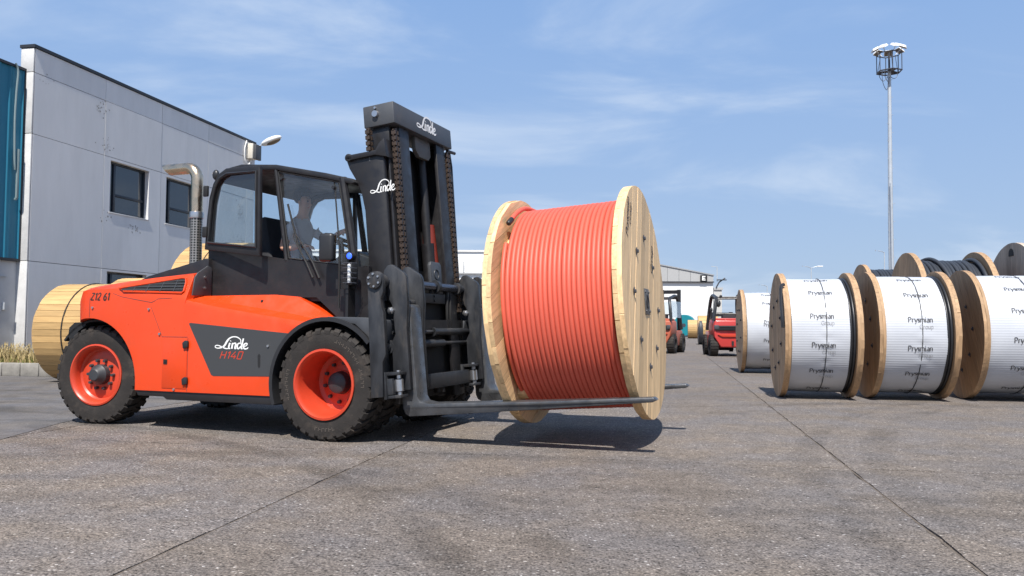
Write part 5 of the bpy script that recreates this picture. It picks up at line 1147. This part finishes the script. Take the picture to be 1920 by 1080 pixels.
# ------------------------------------------------------------------ far halls
eh = empty('warehouse', (35.8, 136, 0), R(-2)); tag(eh, 'white warehouse with a grey gable band and a black letter E sign', 'warehouse')
MB().box(-40, -1.4, 0, 40, 0, 8.75).build('front_wall', 'white_wall', eh)
MB().box(-1.35, .0, -.3, 40, 0, 7.3).build('side_annex', 'pale_wall', eh); MB().box(-1.35, .15, -.5, 40, 7.3, 7.7).build('annex_fascia', 'grey_sheet', eh)
for i in range(20):
    xa, xb = -1.4 - i * 1.95, -1.4 - (i + 1) * 1.95; zt = lambda x: 9.75 + min(-x - 1.4, 19.5) * .195 - max(-x - 1.4 - 19.5, 0) * .195
    MB().prism([(xa - .02, 8.7), (xb + .02, 8.7), (xb + .02, zt(xb)), (xa - .02, zt(xa))], -.35, -.05).build('gable_panel', 'grey_sheet', eh, smooth=0)
MB().prism([(-1.3, 9.70), (-20.9, 13.53), (-40, 9.75), (-40, 9.9), (-20.9, 13.72), (-1.3, 9.9)], -.5, 40).build('roof', 'roof_sheet', eh)
MB().box(-40, -1.3, -.42, -.02, 8.55, 8.72).build('eaves_trim', 'coping_metal', eh)
sg_ = MB().box(-3.68, -2.52, -.62, -.40, 8.74, 9.78).build('letter_sign', 'matt_black', eh)
cu = MB()
for b in ((-3.40, -3.20, 8.88, 9.64), (-3.20, -2.82, 9.48, 9.64), (-3.20, -2.88, 9.18, 9.34), (-3.20, -2.82, 8.88, 9.04)): cu.box(b[0], b[1], -.66, -.63, b[2], b[3])
cu.build('letter', 'white_print', sg_)
MB().tube([(-1.0, -.6, 7.7), (-.5, -.6, 8.6), (.5, -.6, 9.3)], .12, 6).box(-.9, .7, -.9, -.5, 8.9, 9.05, Matrix.Translation((0, 0, 0)) @ Matrix.Rotation(0, 4, 'Y')).build('floodlight_arm', 'coping_metal', eh)
MB().tube([(-.8, -.4, 8.7), (-.8, -.4, 11.2), (-1.8, -.4, 11.3)], .05, 6).build('downpipe', 'pale_wall', eh)
wh = empty('white_hall', (0, 150, 0), 0); tag(wh, 'long plain white hall behind the mast of the big forklift', 'warehouse')
MB().box(-44, .5, 0, 40, 0, 14.9).build('front_wall', 'white_wall', wh); MB().box(-44.2, .7, -.3, 40, 14.9, 15.2).build('roof', 'lamp_white', wh)
MB().box(-44, .5, -.5, -.02, 10.7, 10.95).build('cable_tray', 'grey_sheet', wh)
for x in (-9.2, -5.6): MB().box(x, x + .12, -.6, -.45, 10.95, 13).build('vent_pipe', 'grey_sheet', wh)
lw = empty('low_store', (-5.5, 132, 0), 0); tag(lw, 'low pale store building in front of the long white hall', 'building')
MB().box(-6, 6, 0, 8, 0, 6.2).build('front_wall', 'pale_wall', lw); MB().box(-6.3, 6.3, -.4, 8.4, 6.2, 6.7).build('roof', 'grey_sheet', lw)
vn = empty('white_container', (-5.7, 92, 0), R(4)); tag(vn, 'white container standing beyond the fork carriage', 'container')
MB().box(-1.1, 1.1, 0, 5, .3, 2.4).build('container_body', 'lamp_white', vn, bevel=.04)
for s in (-.95, .95): MB().box(s - .1, s + .1, .1, .3, 0, .3).build('leg', 'dark_steel', vn)

# distant reels
GD = 'small reels far across the yard'
def far_lagged(label, px, by, Y, Rr, W, seed, rz=YROT, n=26): 
    g = lagged_reel(label, 0, 0, W, Rr, seed, n=n, strap=False, name='lagged_cable_reel', group=GD, rotz=rz, loc=((px - 960) / 1493 * Y, Y, 0)); return g
far_lagged('lagged wooden reel with a dark flange left of the red forklift', 1327, 645, 50, .90, 1.2, 41)
far_lagged('pale wooden reel behind the teal one, by the white warehouse', 1303, 632, 74, .85, 1.3, 42)
far_lagged('wooden reel seen through the fork carriage', 850, 618, 58, 1.0, 1.5, 43)
g = empty('coil', ((1313 - 960) / 1493 * 50, 50, 0), YROT); tag(g, 'dark cable coil standing left of a far lagged reel', 'cable coil')
MB().lathe([(.30, -.14), (.82, -.14), (.86, -.08), (.86, .08), (.82, .14), (.30, .14)], (0, 0, .86), 'x', 32, closed=True).build('windings', 'dark_cable', g); MB().lathe([(.06, -.18), (.32, -.18), (.32, .18), (.06, .18)], (0, 0, .86), 'x', 20, closed=True).build('core', 'old_pine', g)
Yt = 84; g = empty('teal_reel', ((1284 - 960) / 1493 * Yt, Yt, 0), R(-112)); tag(g, 'teal wrapped reel in front of the white warehouse', 'cable reel')
MB().lathe([(.1, -.6), (1.08, -.6), (1.11, -.55), (1.11, .55), (1.08, .6), (.1, .6)], (0, 0, 1.2), 'x', 40, closed=True).build('wrap', 'teal_film', g); MB().box(-.8, .8, -.9, .9, 0, .14).build('cradle', 'dark_steel', g)
MB().lathe([(.0001, -.61), (.2, -.61), (.2, .61), (.0001, .61)], (0, 0, 1.2), 'x', 20, closed=True).build('core', 'dark_steel', g)

# ------------------------------------------------------------------ the two small forklifts
def small_truck(label, loc, rz, paint, w, H_, old=False):
    """rear view towards -y; x across"""
    g = empty('forklift_truck', loc, rz); tag(g, label, 'forklift')
    h = w / 2
    bo = MB().prism([(-h * .98, 1.30), (-h, 1.02), (-h * .97, .75), (-h * .62, .34), (h * .62, .34), (h * .97, .75), (h, 1.02), (h * .98, 1.30), (h * .9, 1.38), (-h * .9, 1.38)], 0, .95, 'xy')
    bo.v = [(v[0] * (1 - .10 * (v[2] < .3)), v[2] - (.0 if v[1] < 1.0 else -.10 * (v[2] < .3)), v[1]) for v in bo.v]
    cwt = bo.build('counterweight', paint, g, bevel=.06, bseg=3)
    MB().box(-h * .80, h * .80, -.012, .05, .98, 1.17).build('grille_recess', 'matt_black', cwt, bevel=.02)
    for k in range(3): MB().box(-h * .62, h * .62, -.03, -.008, 1.00 + k * .055, 1.02 + k * .055).build('slat', 'plastic_black', cwt)
    MB().box(-h * .88, -h * .66, -.02, .06, 1.03, 1.19).box(h * .66, h * .88, -.02, .06, 1.03, 1.19).build('tail_lamps', 'grey_paint', cwt, bevel=.015)
    MB().prism([(-h * .72, .84), (h * .72, .84), (h * .5, .74), (-h * .5, .74)], -.022, .03).build('bumper_slot', 'red_print', cwt, bevel=.01)
    MB().box(-.04, .04, -.03, .02, .42, .58).build('tow_pin', 'matt_black', cwt)
    MB().box(-h * .92, h * .92, .9, 2.3, .30, .95).build('chassis', paint, g, bevel=.05); MB().box(-h * .85, h * .85, .2, 1.0, 1.36, 1.46).build('bonnet', paint, g, bevel=.05)
    MB().box(-.25, .25, .75, 1.2, 1.3, 1.66).build('seat', 'seat_cloth', g, bevel=.06)
    for s in (-1, 1):
        for yy, rr, ww in ((.45, .40, .32), (2.1, .40, .30)):
            xc = s * (h - ww * .35)
            t = MB().lathe([(rr * .5, -ww / 2), (rr * .85, -ww / 2), (rr * .97, -ww * .42), (rr, -ww * .3), (rr, ww * .3), (rr * .97, ww * .42), (rr * .85, ww / 2), (rr * .5, ww / 2)], (0, 0, 0), 'x', 32, closed=True)
            for i in range(22):
                q = 2 * PI * i / 22; t.box(-ww * .46, ww * .46, rr * .98, rr * 1.025, -.025, .025, Matrix.Rotation(q, 4, 'X'))
            tw = t.build('wheel', 'rubber', g, loc=(xc, yy, rr * 1.02)); MB().lathe([(.0001, -ww * .3), (rr * .52, -ww * .36), (rr * .52, ww * .36), (.0001, ww * .3)], (0, 0, 0), 'x', 20).build('rim', 'dark_hub', tw)
    og = MB(); zt = H_
    for s in (-1, 1):
        og.tube(catmull([(s * h * .88, .15, 1.36), (s * h * .80, .22, zt - .45), (s * h * .70, .42, zt - .10), (s * h * .66, .8, zt), (s * h * .66, 2.0, zt), (s * h * .8, 2.45, 1.0)], 5), .068, 8)
    for yy in (.45, .75, 1.1, 1.5, 1.9): og.tube([(-h * .68, yy, zt - (.07 if yy < .5 else .0)), (h * .68, yy, zt - (.07 if yy < .5 else .0))], .035, 6)
    og.tube([(-h * .84, .18, 1.62), (h * .84, .18, 1.62)], .03, 6)
    go = og.build('overhead_guard', 'plastic_black', g)
    MB().ico((-h * .62, .28, zt - .26), .11, 6, (.8, .8, 1.3)).ico((-h * .5, .3, zt + .02), .06, 5).build('work_lamp', 'plastic_black', go); MB().ico((-h * .95, .4, zt - .50), .08, 5, (.7, .5, 1.2)).build('mirror', 'plastic_black', go)
    ms = MB(); mh = H_ + (.42 if old else -.55)
    for s in (-1, 1): ms.box(s * .38 - .07, s * .38 + .07, 2.62, 2.78, .1, mh)
    ms.box(-.45, .45, 2.64, 2.74, mh - .18, mh - .02); ms.box(-.45, .45, 2.64, 2.74, .3, .6); ms.box(-.5, .5, 2.80, 2.88, .15, .7); ms.build('mast', 'black_paint', g)
    for s in (-.3, .3): MB().box(s - .06, s + .06, 2.88, 3.9, .15, .19).build('fork', 'fork_steel', g)
    if old:
        for s in (-1, 1): MB().box(s * h * .84 - .004, s * h * .84 + .004, .35, 2.2, 1.5, zt - .15).build('side_window', 'cab_glass', g)
        MB().box(-h * .8, h * .8, .18, .19, 1.66, zt - .2).build('rear_window', 'cab_glass', g); MB().prism([(-h, .9), (-h * .55, .9), (-h * .55, .8), (-h, .6)], .05, .9).build('mudguard', paint, g)
    return g
small_truck('red forklift parked with its rear to the camera left of the crumpled reel', (8.42, 30.4, 0), R(-6), 'red_paint', 1.55, 2.28)
small_truck('worn orange forklift half hidden behind the carried reel', (6.05, 33.4, 0), R(-24), 'faded_orange', 1.35, 2.35, old=True)
# lay every matrix down before the render
bpy.context.view_layer.update()
